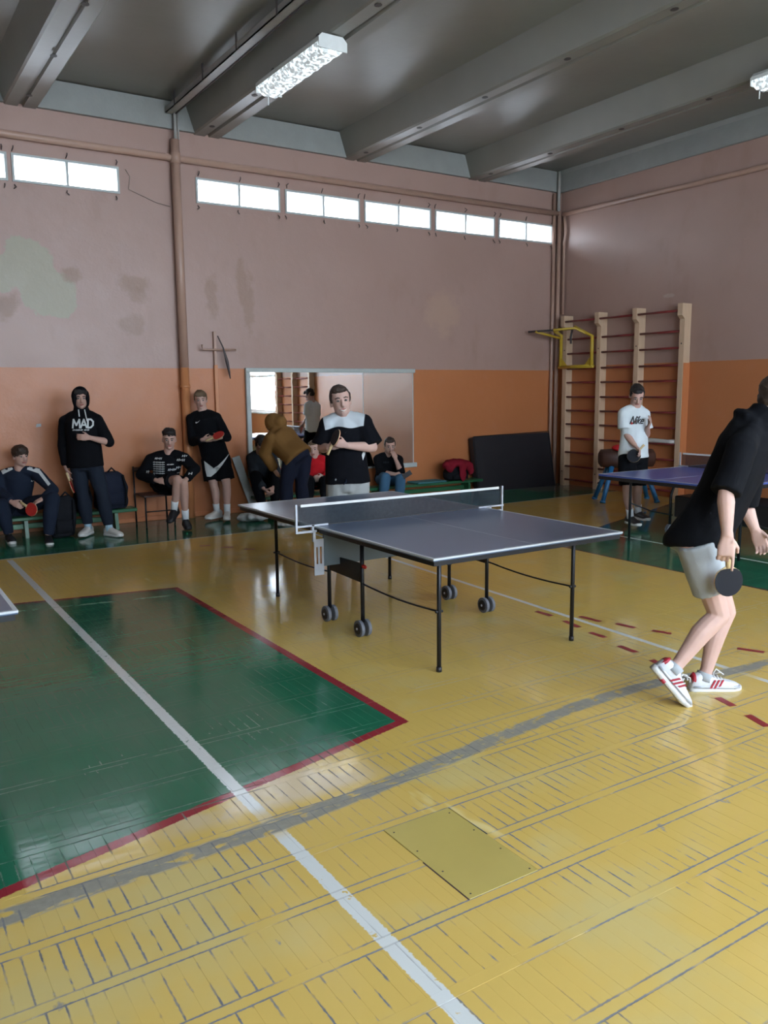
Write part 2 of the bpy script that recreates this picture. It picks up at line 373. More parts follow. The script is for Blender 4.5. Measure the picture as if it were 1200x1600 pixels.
# ------------------------------------------------------------------ floor
SX0, SX1, SY0, SY1 = -1.2, XR, .53, YB           # area laid stave by stave
mb = MB(); mb.box((XL-.3, YF-.3, -.20), (XR+.8, YB+.8, -.012))
floor = struct(mb.build('floor', M['under']))
mb = MB(); mb.box((XL, YF, -.012), (XR, SY0, 0)); mb.box((XL, SY0, -.012), (SX0, YB, 0)); mb.build('floor_sheet', M['floor'], floor)
PY, PX = .285, .052
def stave(mbx, x0, x1, y0, y1, z, c=.0004):
    g = .0; x0 += g; x1 -= g; y0 += g; y1 -= g
    vs = [(x0, y0, -.012), (x1, y0, -.012), (x1, y1, -.012), (x0, y1, -.012), (x0, y0, z-c), (x1, y0, z-c), (x1, y1, z-c), (x0, y1, z-c), (x0+c, y0+c, z), (x1-c, y0+c, z), (x1-c, y1-c, z), (x0+c, y1-c, z)]
    mbx.add(vs, [(0,1,5,4),(1,2,6,5),(2,3,7,6),(3,0,4,7),(4,5,9,8),(5,6,10,9),(6,7,11,10),(7,4,8,11),(8,9,10,11)])
rest = MB(); near_staves = []
k0 = math.floor((SY0-1.955)/PY); k1 = math.ceil((SY1-1.955)/PY)
for k in range(k0, k1+1):
    yc = 1.955+PY*k
    if SY0 < yc-.0215 and yc+.0215 < SY1:
        r = MB(); seg = SX0 + random.random()*1.0
        edges = [SX0]
        while edges[-1]+3.2 < SX1: edges.append(edges[-1]+1.6+random.random()*1.4)
        edges.append(SX1)
        for a, b in zip(edges, edges[1:]): stave(r, a, b, yc-.0215, yc+.0215, random.uniform(-.0002, .0003))
        r.build('floor_rail', M['floor'], floor)
    y0, y1 = max(yc+.0215, SY0), min(yc+PY-.0215, SY1)
    if y1-y0 < .02: continue
    off = (k*.0173)
    i0 = math.ceil((SX0+off)/PX); i1 = math.floor((SX1+off)/PX)
    xs = [SX0]+[i*PX-off for i in range(i0, i1+1) if SX0+.01 < i*PX-off < SX1-.01]+[SX1]
    for a, b in zip(xs, xs[1:]):
        ym = (y0+y1)/2; xm = (a+b)/2
        if b > 1.59 and a < 1.902 and 1.97 < ym < 2.49:
            if 1.59-a > .006: stave(rest, a, 1.59, y0, y1, 0)
            if b-1.902 > .006: stave(rest, 1.902, b, y0, y1, 0)
            continue
        z = random.uniform(-.0003, .0003)
        dpt = xm*fwd_h.x+ym*fwd_h.y; lat = xm*rgt_h.x+ym*rgt_h.y
        if abs(lat) < dpt*.47+.02 and dpt > 1.72 and len(near_staves) < 100000: near_staves.append((dpt, a, b, y0, y1, z))
        else: stave(rest, a, b, y0, y1, z)
near_staves.sort()
for (d, a, b, y0, y1, z) in near_staves[:300]:
    r = MB(); stave(r, a, b, y0, y1, z); r.build('floor_stave', M['floor'], floor)
for (d, a, b, y0, y1, z) in near_staves[300:]: stave(rest, a, b, y0, y1, z)
ro = rest.build('stave_field', M['floor'], floor); ro['kind'] = 'stuff'
# plywood patch let into the floor
pn = MB(); pn.cbox((1.5925, 1.977, -.010), (1.9015, 2.503, .0012), .0015); pp = pn.build('patch_panel', M['panel'], floor)
nb = MB()
for i in range(4):
    for (px_, py_) in ((1.615, 2.0+i*.155), (1.88, 2.0+i*.155)):
        nb.loft([(V((px_, py_, .001)), V((.004, 0, 0)), V((0, .004, 0))), (V((px_, py_, .0022)), V((.003, 0, 0)), V((0, .003, 0)))], 8)
nb.build('nail_head', M['hook'], pp)
gp = MB(); gp.box((1.588, 1.977, -.012), (1.5935, 2.24, .0006)); gp.build('open_joint', M['purple'], floor)
# painted red dashes
for (a, b) in [((906, 963), (938, 971)), ((882, 970), (905, 980)), ((922, 988), (946, 996)), ((963, 974), (992, 981)), ((967, 1009), (994, 1019)), ((1019, 985), (1049, 990)), ((1018, 1031), (1046, 1044)), ((1152, 1013), (1194, 1019)), ((1121, 1090), (1146, 1103)), ((1168, 1117), (1199, 1135)), ((838, 955), (862, 962)), ((312, 853), (329, 852)), ((346, 855), (364, 855)), ((382, 858), (398, 858)), ((628, 860), (645, 866)), ((648, 853), (662, 857)), ((655, 870), (675, 875))]:
    A, B = fl(*a, .0011), fl(*b, .0011); t = (B-A).normalized(); w = t.cross(UP)*.022
    d = MB(); d.obox((A+B)/2, (B-A)/2, w, V((0, 0, .0003))); d.build('painted_dash', M['dash'], floor)

# ------------------------------------------------------------------ walls
def holed_wall(name, mat, axis, inner, thick, a0, a1, z0, z1, holes, sgn):
    m = MB()
    def bx(p, q, za, zb):
        if axis == 1: m.box((p, min(inner, inner+sgn*thick), za), (q, max(inner, inner+sgn*thick), zb))
        else: m.box((min(inner, inner+sgn*thick), p, za), (max(inner, inner+sgn*thick), q, zb))
    if holes:
        hz0, hz1 = holes[0][2:]
        bx(a0, a1, z0, hz0); bx(a0, a1, hz1, z1); p = a0
        for h in sorted(holes): bx(p, h[0], hz0, hz1); p = h[1]
        bx(p, a1, hz0, hz1)
    else: bx(a0, a1, z0, z1)
    return struct(m.build(name, mat))
wb = holed_wall('wall_back', M['wall_b'], 1, YB, .4, XL, XR+.4, 0, 5.6, [(a, b, *STRIP_Z) for a, b in STRIP], 1)
wr = holed_wall('wall_right', M['wall_r'], 0, XR, .4, YF, YB, 0, 5.6, [(a, b, *SIDE_Z) for a, b in SIDE], 1)
wl_ = holed_wall('wall_left', M['wall_r'], 0, XL, .3, YF, YB, 0, 5.6, [], -1)
wf_ = holed_wall('wall_front', M['wall_b'], 1, YF, .3, XL, XR+.4, 0, 5.6, [(a, b, *SIDE_Z) for a, b in FRONT_ADDED], -1)
def window(n, lo, hi, yf, strip=True):
    # lo, hi: (a, z) along the wall; yf maps (a, depth, z) to a point
    (a0, z0), (a1, z1) = lo, hi; w = .026 if strip else .06; d0, d1 = (-.018, .06) if strip else (.02, .12)
    def bar(m, p, q, za, zb): 
        A, B = yf(p, d0, za), yf(q, d1, zb); m.box([min(A[i], B[i]) for i in range(3)], [max(A[i], B[i]) for i in range(3)])
    fr = MB(); bar(fr, a0, a1, z0, z0+w); bar(fr, a0, a1, z1-w, z1); bar(fr, a0, a0+w, z0+w, z1-w); bar(fr, a1-w, a1, z0+w, z1-w)
    root = struct(fr.build('window_%d' % n, M['wframe2'] if strip else M['wframe']))
    mid = (a0+a1)/2
    mu = MB(); bar(mu, mid-.014, mid+.014, z0+w, z1-w); mu.build('mullion', M['wframe2'] if strip else M['wframe'], root)
    if not strip:
        for zz in (z0+1.05, z0+2.1): mu = MB(); bar(mu, a0+w, a1-w, zz-.03, zz+.03); mu.build('transom', M['wframe'], root)
    for p, q in ((a0+w, mid-.014), (mid+.014, a1-w)):
        g = MB(); A, B = yf(p, .03, z0+w), yf(q, .034, z1-w); g.box([min(A[i], B[i]) for i in range(3)], [max(A[i], B[i]) for i in range(3)]); g.build('pane', M['glass'], root)
    if strip:
        for k in range(3):
            for zz, dz in ((z1+.02, .055), (z0-.03, -.055)):
                h = MB(); a = a0+.02+(a1-a0-.05)*k/2+random.uniform(-.02, .02); p0 = V(yf(a, -.0, zz)); p1 = V(yf(a+random.uniform(-.02, .02), -.035, zz+dz*.6)); p2 = V(yf(a+random.uniform(-.02, .02), -.03, zz+dz))
                h.tube([p0, p1, p2], .006, 5); h.build('hook', M['hook'], root)
    return root
n = 1
for a, b in STRIP:
    window(n, (a, STRIP_Z[0]), (b, STRIP_Z[1]), lambda a_, d, z: (a_, YB+d, z)); n += 1
for a, b in SIDE:
    window(n, (a, SIDE_Z[0]), (b, SIDE_Z[1]), lambda a_, d, z: (XR+d, a_, z), False); n += 1
for a, b in FRONT_ADDED:  # added front windows, out of view, there for their light
    window(n, (a, SIDE_Z[0]), (b, SIDE_Z[1]), lambda a_, d, z: (a_, YF-d, z), False); n += 1
for a, b in SIDE: 
    sl = MB(); sl.cbox((XR-.12, a-.06, SIDE_Z[0]-.05), (XR+.4, b+.06, SIDE_Z[0]-.001), .006); struct(sl.build('trim_%d' % n, M['wframe'])); n += 1
# skirting rail along the far wall
sk = MB(); sk.cbox((XL, YB-.025, 0), (XR, YB-.001, .06), .004); struct(sk.build('baseboard_back', M['orange_board']))

# ------------------------------------------------------------------ ceiling
cm = MB(); cm.box((XL-.3, YF-.3, ZC), (XR+.4, YB+.4, 5.6)); ceil = struct(cm.build('ceiling', M['concrete']))
RIBS = [1.97+2.237*k for k in range(-4, 4)]
prof = [(-.30, ZC+.01), (-.185, ZW+.02), (-.165, ZW), (-.03, ZW), (-.015, ZW+.03), (.015, ZW+.03), (.03, ZW), (.165, ZW), (.185, ZW+.02), (.30, ZC+.01)]
for rx in RIBS:
    r = MB(); r.prism(prof, (rx, YF, 0), (1, 0, 0), (0, 0, 1), (0, YB-YF, 0)); rib = r.build('ceiling_rib', M['concrete'], ceil)
    if rx > 1:
        for k in range(11):
            yy = YB-.45-k*1.28
            if yy < 2: break
            h = MB(); xo = -.10 if rx > 3 else .02
            h.loft([(V((rx+xo, yy, ZW-.004)), V((.035, 0, 0)), V((0, .04, 0))), (V((rx+xo, yy, ZW+.002)), V((.03, 0, 0)), V((0, .035, 0)))], 8); h.build('anchor_hole', M['hook'], rib)
def rounded(w, h, r):
    pts = [(0, 0), (w, 0)]
    for k in range(6): a = math.pi/2*k/5; pts.append((w-r+r*math.cos(a), h-r+r*math.sin(a)))
    for k in range(6): a = math.pi/2+math.pi/2*k/5; pts.append((r+r*math.cos(a), h-r+r*math.sin(a)))
    return pts
edges = RIBS+[XR+.16]
for a, b in zip(edges, edges[1:]):
    e = MB(); e.prism(rounded(b-a-.36, .325, .14), (a+.18, YB-.06, ZW+.012), (1, 0, 0), (0, 0, 1), (0, .058, 0)); e.build('end_block', M['block'], ceil)
e = MB(); e.cbox((XR-.06, YF, ZW+.005), (XR-.001, YB-.065, ZC+.001), .01); e.build('edge_beam', M['block'], ceil)
e = MB(); e.prism([(0, 0), (.9, 0), (.9, .02), (0, .02)], (XR-.06, YF, ZC-.06), (-.03, 0, .06), (0, 0, 1), (0, YB-YF-.065, 0)); e.build('edge_fillet', M['block'], ceil)
# cable trough under the slab
t = MB(); tx = 3.70
for (a, b) in (((tx-.055, 0), (tx-.045, 0)), ((tx+.045, 0), (tx+.055, 0))): t.box((a[0], 3.2, 5.10), (b[0], YB-.09, 5.17))
t.box((tx-.055, 3.2, 5.10), (tx+.055, YB-.09, 5.112))
tr = tag(t.build('cable_trough', M['conduit']), 'long grey metal cable trough fixed under the ceiling slab', 'cable trough')
for k in range(8):
    b_ = MB(); b_.box((tx-.06, 3.6+k*.95, 5.10), (tx-.05, 3.63+k*.95, ZC)); b_.build('hanger', M['hook'], tr)
t = MB(); t.tube([(tx+.062, 3.2, 5.10), (tx+.062, 6, 5.105), (tx+.062, 8, 5.10), (tx+.062, YB-.10, 5.10)], .011, 8); t.build('cable', M['hook'], tr)

# ------------------------------------------------------------------ pipes
def pipe(name, label, pts, r, mat, cat='pipe'):
    m = MB(); m.tube(pts, r, 12); return tag(m.build(name, mat, None, True), label, cat)
zp = 4.585
pipe('heating_pipe', 'long pink horizontal pipe on far wall above the strip windows', [(XL+.05, YB-.06, zp), (XR-.1, YB-.06, zp)], .043, M['pipe'])
rp = pipe('heating_pipe', 'pink horizontal pipe along the right wall above the wall bars', [(XR-.055, YB-.15, 4.56), (XR-.055, 8, 4.53), (XR-.055, YF+.1, 4.50)], .038, M['pipe'])
dp = thing('downpipe', 'thick painted vertical downpipe between seated and leaning youths, pink above, orange below', 'pipe', (3.75, YB-.075, 0))
m = MB(); m.tube([(3.75, YB-.075, 1.98), (3.75, YB-.075, 4.80)], .058, 14); m.build('upper_pipe', M['pipe'], dp, True)
m = MB(); m.tube([(3.75, YB-.075, .0), (3.75, YB-.075, 1.98)], .058, 14); m.build('lower_pipe', M['pipe_o'], dp, True)
m = MB(); m.tube([(3.75, YB-.075, 1.72), (3.75, YB-.075, 1.76)], .068, 14); m.build('coupling', M['pipe_o'], dp, True)
m = MB(); m.tube([(3.75, YB-.075, zp-.07), (3.75, YB-.075, zp+.07)], .066, 14); m.build('coupling', M['pipe'], dp, True)
m = MB(); m.tube([(3.75, YB-.12, 4.80), (3.75, YB-.12, 5.15)], .022, 8); m.tube([(3.79, YB-.12, 4.80), (3.79, YB-.12, 5.15)], .012, 8); m.tube([(3.75, YB-.075, 4.78), (3.75, YB-.12, 4.84)], .022, 8); m.build('conduit', M['conduit'], dp, True)
for (dx, dy, r, lab, mt) in ((.17, .05, .028, 'thin vertical pipe in the room corner nearest the windows', 'pipe'), (.07, .07, .036, 'thick vertical pipe in the room corner beside the wall bars', 'pipe')):
    pipe('corner_pipe', lab, [(XR-dx, YB-dy, .0), (XR-dx, YB-dy, 4.9)], r, M[mt])
pipe('corner_pipe', 'bent drop pipe in the corner below the right wall pipe', [(XR-.045, YB-.16, 4.52), (XR-.045, YB-.19, 4.38), (XR-.045, YB-.20, 4.25), (XR-.045, YB-.17, 4.12), (XR-.045, YB-.17, 2.92)], .022, M['pipe'])
m = MB(); m.tube([(XR-.12, YB-.10, 4.62), (XR-.12, YB-.10, 5.25)], .03, 10); tag(m.build('conduit', M['conduit'], None, True), 'grey conduit running up the corner to the ceiling', 'conduit')
# net post bracket on the far wall
np_ = thing('net_post_bracket', 'slim wall-mounted post with crossbar and dangling strap beside the mirror', 'bracket', (4.2, YB-.03, .06))
m = MB(); m.cbox((4.175, YB-.045, .06), (4.225, YB-.001, 2.02), .004); m.build('lower_post', M['pipe_o'], np_)
m = MB(); m.cbox((4.18, YB-.045, 2.02), (4.22, YB-.001, 2.46), .004); m.build('upper_post', M['pipe'], np_)
m = MB(); m.tube([(4.0, YB-.08, 2.28), (4.0, YB-.09, 2.22), (4.47, YB-.09, 2.22)], .014, 8); m.build('crossbar', M['pipe'], np_, True)
m = MB(); m.tube([(4.225, YB-.07, 2.40), (4.28, YB-.11, 2.25), (4.33, YB-.11, 2.06), (4.36, YB-.1, 1.93), (4.38, YB-.08, 1.84)], [.008, .010, .024, .016, .007], 8); m.build('strap', M['hook'], np_, True)
# loose wire
m = MB(); m.tube([(3.13, YB-.02, 4.38), (3.18, YB-.03, 4.3), (3.16, YB-.02, 4.15), (3.3, YB-.015, 4.10), (3.5, YB-.015, 4.03), (3.68, YB-.015, 4.0)], .0035, 6); tag(m.build('wire', M['wire'], None, True), 'thin loose wire drooping from strip window to downpipe', 'wire')
m = MB(); m.tube([(10.36, YB-.015, 4.42), (10.41, YB-.04, 4.34), (10.42, YB-.05, 4.2), (10.37, YB-.03, 4.1)], .004, 6); tag(m.build('wire', M['wire'], None, True), 'curved wire beside the last strip window at the corner', 'wire')

# ------------------------------------------------------------------ ceiling lamps
def lamp(x, y0, y1, label):
    z1 = 4.91; L = thing('ceiling_lamp', label, 'lamp', (x, (y0+y1)/2, z1-.16), 'fluorescent ceiling lamps')
    m = MB(); m.prism([(-.15, 0), (.15, 0), (.15, .035), (.11, .075), (-.11, .075), (-.15, .035)], (x, y0, z1-.075), (1, 0, 0), (0, 0, 1), (0, y1-y0, 0)); m.build('housing', M['wframe'], L)
    m = MB(); N_ = 44; vs = []; fs = []; K = 15
    for i in range(N_+1):
        yy = y0+.01+(y1-y0-.02)*i/N_; sc = 1+.10*math.sin(i*2*math.pi/6.3)
        for k in range(K):
            a = math.pi*k/(K-1); vs.append((x-.146*math.cos(a), yy, z1-.076-(.02+.062*sc)*math.sin(a)*(1+.10*math.cos(3*a*2))))
    for i in range(N_):
        for k in range(K-1): fs.append((i*K+k, i*K+k+1, (i+1)*K+k+1, (i+1)*K+k))
    fs.append(tuple(range(K))); fs.append(tuple(N_*K+k for k in range(K-1, -1, -1)))
    m.add(vs, fs); m.build('diffuser', M['lamp'], L, True)
    for yy in (y0-.008, y1): m = MB(); m.prism([(-.15, -.055), (.15, -.055), (.15, .03), (-.15, .03)], (x, yy, z1-.075), (1, 0, 0), (0, 0, 1), (0, .008, 0)); m.build('end_cap', M['wframe'], L)
    for yy in (y0+.2, y1-.2): m = MB(); m.cbox((x-.05, yy-.03, z1-.001), (x+.05, yy+.03, 5.02), .004); m.build('bracket', M['hook'], L)
    m = MB(); m.tube([(x-.02, y1-.02, z1-.16), (x-.02, y1-.02, z1-.24)], .006, 6); m.build('pull_cord', M['wframe'], L)
lamp(4.06, 7.12, 8.50, 'long lit fluorescent lamp with rippled clear diffuser under the ceiling rib')
lamp(8.40, 4.28, 5.66, 'second fluorescent lamp, only its end showing at the right edge')

# ------------------------------------------------------------------ table tennis tables
def make_table(loc, label, top_mat, rubber=None):
    T = thing('table_tennis_table', label, 'table', loc); ox, oy, _ = loc; H = .744
    P = lambda x, y, z: V((ox+x, oy+y, z))
    def bx(name, a, b, mat, par=T, c=.003):
        m = MB(); m.cbox(P(*a), P(*b), c); return m.build(name, mat, par)
    for (y0, y1) in ((0, 1.366), (1.374, 2.74)):
        t = bx('table_top', (0, y0, H-.018), (1.525, y1, H), M[top_mat])
        e = .018; zz = (H-.001, H+.0006)
        for (n_, a, b) in (('side_line', (0, y0), (e, y1)), ('side_line', (1.525-e, y0), (1.525, y1)), ('end_line', (e, 0 if y0 == 0 else 2.74-e), (1.525-e, e if y0 == 0 else 2.74)), ('centre_line', (.761, y0+e), (.764, y1-e))):
            bx(n_, (a[0]-.0005, a[1]-.0005, H-(.010 if n_ != 'centre_line' else .001)), (b[0]+.0005, b[1]+.0005, H+.0005), M['line'], t, .0003)
        f = MB()
        for (a, b) in (((.012, y0+.012), (1.513, y0+.034)), ((.012, y1-.034), (1.513, y1-.012)), ((.012, y0+.034), (.034, y1-.034)), ((1.491, y0+.034), (1.513, y1-.034))):
            f.box(P(a[0], a[1], H-.046), P(b[0], b[1], H-.0185))
        f.build('apron', M['darkmetal'], T)
    for (lx, ly, s) in ((.19, .205, 1), (1.29, .205, 1), (.19, 2.425, -1), (1.29, 2.425, -1)):
        m = MB(); m.tube([P(lx, ly, 0), P(lx, ly, .70), P(lx, ly+s*.02, H-.03)], .0135, 10); lg = m.build('leg', M['darkmetal'], T, True)
        m = MB(); m.tube([P(lx, ly, 0), P(lx, ly, .03)], .017, 10); m.build('foot_cap', M['black'], lg, True)
        yi = 1.08 if s > 0 else 1.545
        m = MB(); pts = []
        for k in range(9):
            q = k/8; pts.append(P(lx, ly+(yi-ly)*q, .37-.018*math.sin(q*math.pi)+.02*q*(1 if lx > 1 else 0)))
        m.tube(pts, .006, 6); m.build('stay_rod', M['darkmetal'], T, True)
        m = MB(); m.tube([P(lx-.025, ly, .37), P(lx+.025, ly, .37)], .008, 6); m.build('rod_bolt', M['black'], lg)
    for lx in (.19, 1.285):
        for ly in (1.08, 1.545):
            m = MB(); m.tube([P(lx, ly, .10), P(lx, ly, H-.03)], .014, 10); wl = m.build('wheel_leg', M['darkmetal'], T, True)
            for s in (-1, 1):
                cx = lx+s*.028
                m = MB(); m.loft([(P(cx-.014, ly, .058), V((0, .05, 0)), V((0, 0, .05))), (P(cx-.011, ly, .058), V((0, .058, 0)), V((0, 0, .058))), (P(cx+.011, ly, .058), V((0, .058, 0)), V((0, 0, .058))), (P(cx+.014, ly, .058), V((0, .05, 0)), V((0, 0, .05)))], 24)
                w = m.build('wheel', M['greyplastic'], wl)
            for s in (-1, 1):
                m = MB(); m.loft([(P(lx+s*.043, ly, .058), V((0, .040, 0)), V((0, 0, .040))), (P(lx+s*.048, ly, .058), V((0, .034, 0)), V((0, 0, .034)))], 20); m.build('wheel_disc', M['black'], wl)
                m = MB(); m.ell(P(lx+s*.049, ly, .058), (.005, 0, 0), (0, .009, 0), (0, 0, .009), 10, 6); m.build('axle_cap', M['metal'], wl)
        m = MB(); m.prism([(1.09, .51), (1.535, .50), (1.535, .385), (1.09, .375)], P(lx-.004, 0, 0), (0, 1, 0), (0, 0, 1), (.008, 0, 0)); m.build('side_plate', M['black'], T)
        m = MB(); m.ell(P(lx-.02 if lx < 1 else lx+.02, 1.02, .50), (.012, 0, 0), (0, .03, 0), (0, 0, .015), 10, 6); m.build('latch', M['rubber_red'], T)
    bx('cross_panel', (.06, 1.375, .455), (1.46, 1.395, .70), M['board_grey'])
    for s, x0 in ((0, -.025), (1, 1.47)):
        m = MB(); 
        for (a, b) in (((x0, .40), (x0+.075, .48)), ((x0, .60), (x0+.075, .655)), ((x0, .48), (x0+.016, .60)), ((x0+.03, .48), (x0+.045, .60)), ((x0+.06, .48), (x0+.075, .60))):
            m.box(P(a[0], 1.360, a[1]), P(b[0], 1.366, b[1]))
        m.build('slotted_plate', M['metal'], T)
    for lx in (.19, 1.285): bx('beam', (lx-.015, .1, H-.075), (lx+.015, 2.64, H-.047), M['darkmetal'])
    return T
def make_net(loc, label, length=1.83, ax=V((1, 0, 0)), H=.744, w=1.525):
    ay = V((-ax.y, ax.x, 0)); o = V(loc); N_ = thing('table_tennis_net', label, 'net', o)
    P = lambda x, y, z: o+ax*x+ay*y+UP*z
    m = MB(); h = .15; e = (length-w)/2
    m.obox(P(w/2, 0, h/2+.002), ax*(length/2-.02), ay*.0006, UP*(h/2-.003)); m.build('mesh', M['net'], N_)
    m = MB(); m.obox(P(w/2, 0, h), ax*(length/2-.035), ay*.005, UP*.009); m.build('top_tape', M['wframe'], N_)
    m = MB(); m.obox(P(w/2, 0, .006), ax*(length/2-.03), ay*.003, UP*.004); m.build('bottom_cord', M['black'], N_)
    for s, xe, xt in ((-1, -e, 0), (1, w+e, w)):
        m = MB(); m.obox(P(xe, 0, .062), ax*.007, ay*.007, UP*.100); m.build('post', M['metal'], N_)
        m = MB(); m.obox(P((xe+xt)/2-s*.04, 0, -.03 if False else .0085), ax*(abs(xe-xt)/2+.05), ay*.010, UP*.006); m.build('arm', M['metal'], N_)
        m = MB(); m.obox(P((xe+xt)/2, 0, -.032), ax*(abs(xe-xt)/2), ay*.009, UP*.007); m.obox(P(xt+s*.03, 0, -.013), ax*.008, ay*.010, UP*.028); m.build('clamp_arm', M['metal'], N_)
        m = MB(); m.obox(P(xt+s*.02, 0, -.07), ax*.010, ay*.010, UP*.036); m.obox(P(xt-s*.01, 0, -.105), ax*.028, ay*.008, UP*.006); m.build('clamp', M['metal'], N_)
    return N_
t1 = make_table((2.654, 3.629, 0), 'grey-blue table tennis table with net in the middle of the gym', 'ttop')
make_net((2.654, 5.0, .7446), 'net with white top tape across the grey-blue table')
t3 = copy_tree(t1); t3.location = (-.978, 3.79, 0); t3['label'] = 'grey table tennis table, only its corner showing at the left edge'

# second, blue table: long side parallel to the far wall
def blue_table():
    loc = V((6.70, 4.65, 0)); T = thing('table_tennis_table', 'blue table tennis table with black edge behind the player in black', 'table', loc)
    P = lambda x, y, z: loc+V((x, y, z)); H = .76; Lx, Wy = 2.74, 1.525
    for x0, x1 in ((0, 1.365), (1.375, Lx)):
        m = MB(); m.cbox(P(x0, 0, H-.02), P(x1, Wy, H), .002); t = m.build('table_top', M['ttop_b'], T)
        for a, b in (((x0, 0), (x1, .018)), ((x0, Wy-.018), (x1, Wy)), ((0 if x0 == 0 else Lx-.018, .018), (.018 if x0 == 0 else Lx, Wy-.018)), ((x0+.02, Wy/2-.0015), (x1-.02, Wy/2+.0015))):
            m = MB(); m.box(P(*a, H-.001), P(*b, H+.0006)); m.build('edge_line', M['line'], t)
        f = MB()
        for a, b in (((x0+.004, -.002), (x1-.004, .02)), ((x0+.004, Wy-.02), (x1-.004, Wy+.002)), ((x0-.002, .02), (x0+.02, Wy-.02)), ((x1-.02, .02), (x1+.002, Wy-.02))): f.box(P(*a, H-.055), P(*b, H-.0205))
        f.build('apron', M['black'], T)
    for ly in (.10, Wy-.08):
        for lx, s in ((.42, 1), (Lx-.42, -1)):
            m = MB(); m.tube([P(lx, ly, 0), P(lx, ly, .62), P(lx+.015*s, ly, .69), P(lx+.07*s, ly, H-.05)], .015, 10); m.build('leg', M['darkmetal'], T, True)
            m = MB(); m.tube([P(lx, ly, .42), P(lx+.35*s, ly, .30), P(lx+.72*s, ly, .22)], .008, 6); m.build('stay_rod', M['darkmetal'], T, True)
        for lx in (1.10, 1.64):
            m = MB(); m.tube([P(lx-.03, ly, H-.05), P(lx, ly, .62), P(lx+.05, ly, .56), P(lx, ly, .45), P(lx, ly, .12)], .016, 10); m.build('wheel_leg', M['darkmetal'], T, True)
            m = MB(); m.loft([(P(lx, ly-.02, .06), V((.06, 0, 0)), V((0, 0, .06))), (P(lx, ly+.02, .06), V((.06, 0, 0)), V((0, 0, .06)))], 20); m.build('wheel', M['greyplastic'], T)
    m = MB(); m.cbox(P(1.06, .16, .22), P(1.68, Wy-.16, .46), .01); m.build('safety_box', M['black'], T)
blue_table()
make_net((8.07, 4.65, .7606), 'net across the blue table, mostly hidden behind the player', 1.57, ax=V((0, 1, 0)), H=.76)

# ------------------------------------------------------------------ mirror on the far wall
mr = thing('wall_mirror', 'large framed wall mirror behind the players reflecting the gym', 'mirror', (4.62, YB-.02, .47))
seam = 6.50
for a, b, mt in ((4.68, seam-.004, 'mirror'), (seam+.004, 7.40, 'mirror2')):
    m = MB(); m.box((a, YB-.035, .52), (b, YB-.028, 1.93)); m.build('mirror_pane', M[mt], mr)
m = MB(); m.box((4.64, YB-.028, .49), (7.42, YB-.002, 1.97)); m.build('backing_board', M['wframe2'], mr)
for nme, a, b in (('frame_rail', (4.62, 1.925), (7.44, 1.985)), ('frame_stile', (4.62, .47), (4.685, 1.925)), ('frame_rail', (6.9, .465), (7.47, .535))):
    m = MB(); m.cbox((a[0], YB-.055, a[1]), (b[0], YB-.002, b[1]), .006); m.build(nme, M['wframe2'], mr)
m = MB(); m.box((seam-.004, YB-.037, .52), (seam+.004, YB-.029, 1.93)); m.build('joint_strip', M['wframe2'], mr)

# ------------------------------------------------------------------ wall bars
def wall_bars(ys, label, dep=.15, h=2.87):
    B = thing('wall_bars', label, 'wall bars', (XR, ys[0], 0))
    rows = [.11, .34, .58, .82, 1.06, 1.29, 1.52, 1.76, 1.99, 2.24, 2.48]
    for y in ys:
        m = MB(); m.prism([(-.005, 0), (-dep, 0), (-dep, h-.22), (-dep-.06, h-.17), (-dep-.06, h), (-.005, h)], (XR, y-.042, 0), (1, 0, 0), (0, 0, 1), (0, .084, 0)); m.build('post', M['wood'], B)
        for zz in (.25, 2.3): m = MB(); m.ell((XR-dep-.002, y, zz), (.004, 0, 0), (0, .012, 0), (0, 0, .012), 8, 4); m.build('bolt', M['hook'], B)
    for ya, yb in zip(ys, ys[1:]):
        for k, zz in enumerate(rows+[2.77]):
            xx = XR-dep+.035 if k < len(rows) else XR-dep-.03
            m = MB(); m.tube([(xx, max(ya, yb)-.035, zz), (xx, min(ya, yb)+.035, zz)], .017, 10); m.build('rung', M['rung'], B, True)
    return B
b1 = wall_bars([10.36, 9.60, 8.83, 8.00], 'tall wooden wall bars with red rungs in the room corner')
m = MB(); m.box((XR-.142, 7.950, .0), (XR-.004, 7.9575, 2.02)); m.build('painted_side', M['orange_board'], b1)
m = MB(); m.tube([(XR-.115, 8.78, .86), (XR-.115, 8.5, .862), (XR-.115, 8.2, .858), (XR-.115, 8.06, .86)], [.03, .036, .03, .034], 12); w_ = m.build('wrapped_rung', M['tape'], b1, True); w_['label'] = 'rung wrapped in white tape'
wall_bars([-.35, .62, 1.62], 'second wall bars further along the right wall, seen in the mirror')

# pull-up frame hooked over the bars
pu = thing('pull_up_frame', 'yellow tubular pull-up frame hooked on the wall bars', 'pull-up bar', (XR-.2, 9.95, 1.9))
X0 = XR-.215
def tb(name, pts, r, mat='yellow'): m = MB(); m.tube(pts, r, 10); m.build(name, M[mat], pu, True)
tb('frame', [(X0, 10.38, 2.02), (X0, 10.38, 2.55), (X0-.16, 10.38, 2.62)], .03); tb('frame', [(X0, 9.68, 2.02), (X0, 9.68, 2.50), (X0-.10, 9.98, 2.66)], .03)
tb('crosspiece', [(X0, 10.42, 2.02), (X0, 9.64, 2.02)], .03)
tb('arm', [(X0, 10.38, 2.50), (X0-.55, 10.42, 2.60)], .02); tb('arm', [(X0, 9.68, 2.50), (X0-.12, 9.95, 2.64), (X0-.55, 10.0, 2.60)], .02)
tb('grip_bar', [(X0-.62, 10.52, 2.60), (X0-.12, 9.98, 2.63)], .017, 'hook')
tb('hook', [(X0+.02, 10.15, 2.62), (X0-.03, 10.13, 2.5), (X0-.02, 10.13, 2.40)], .018, 'hook')
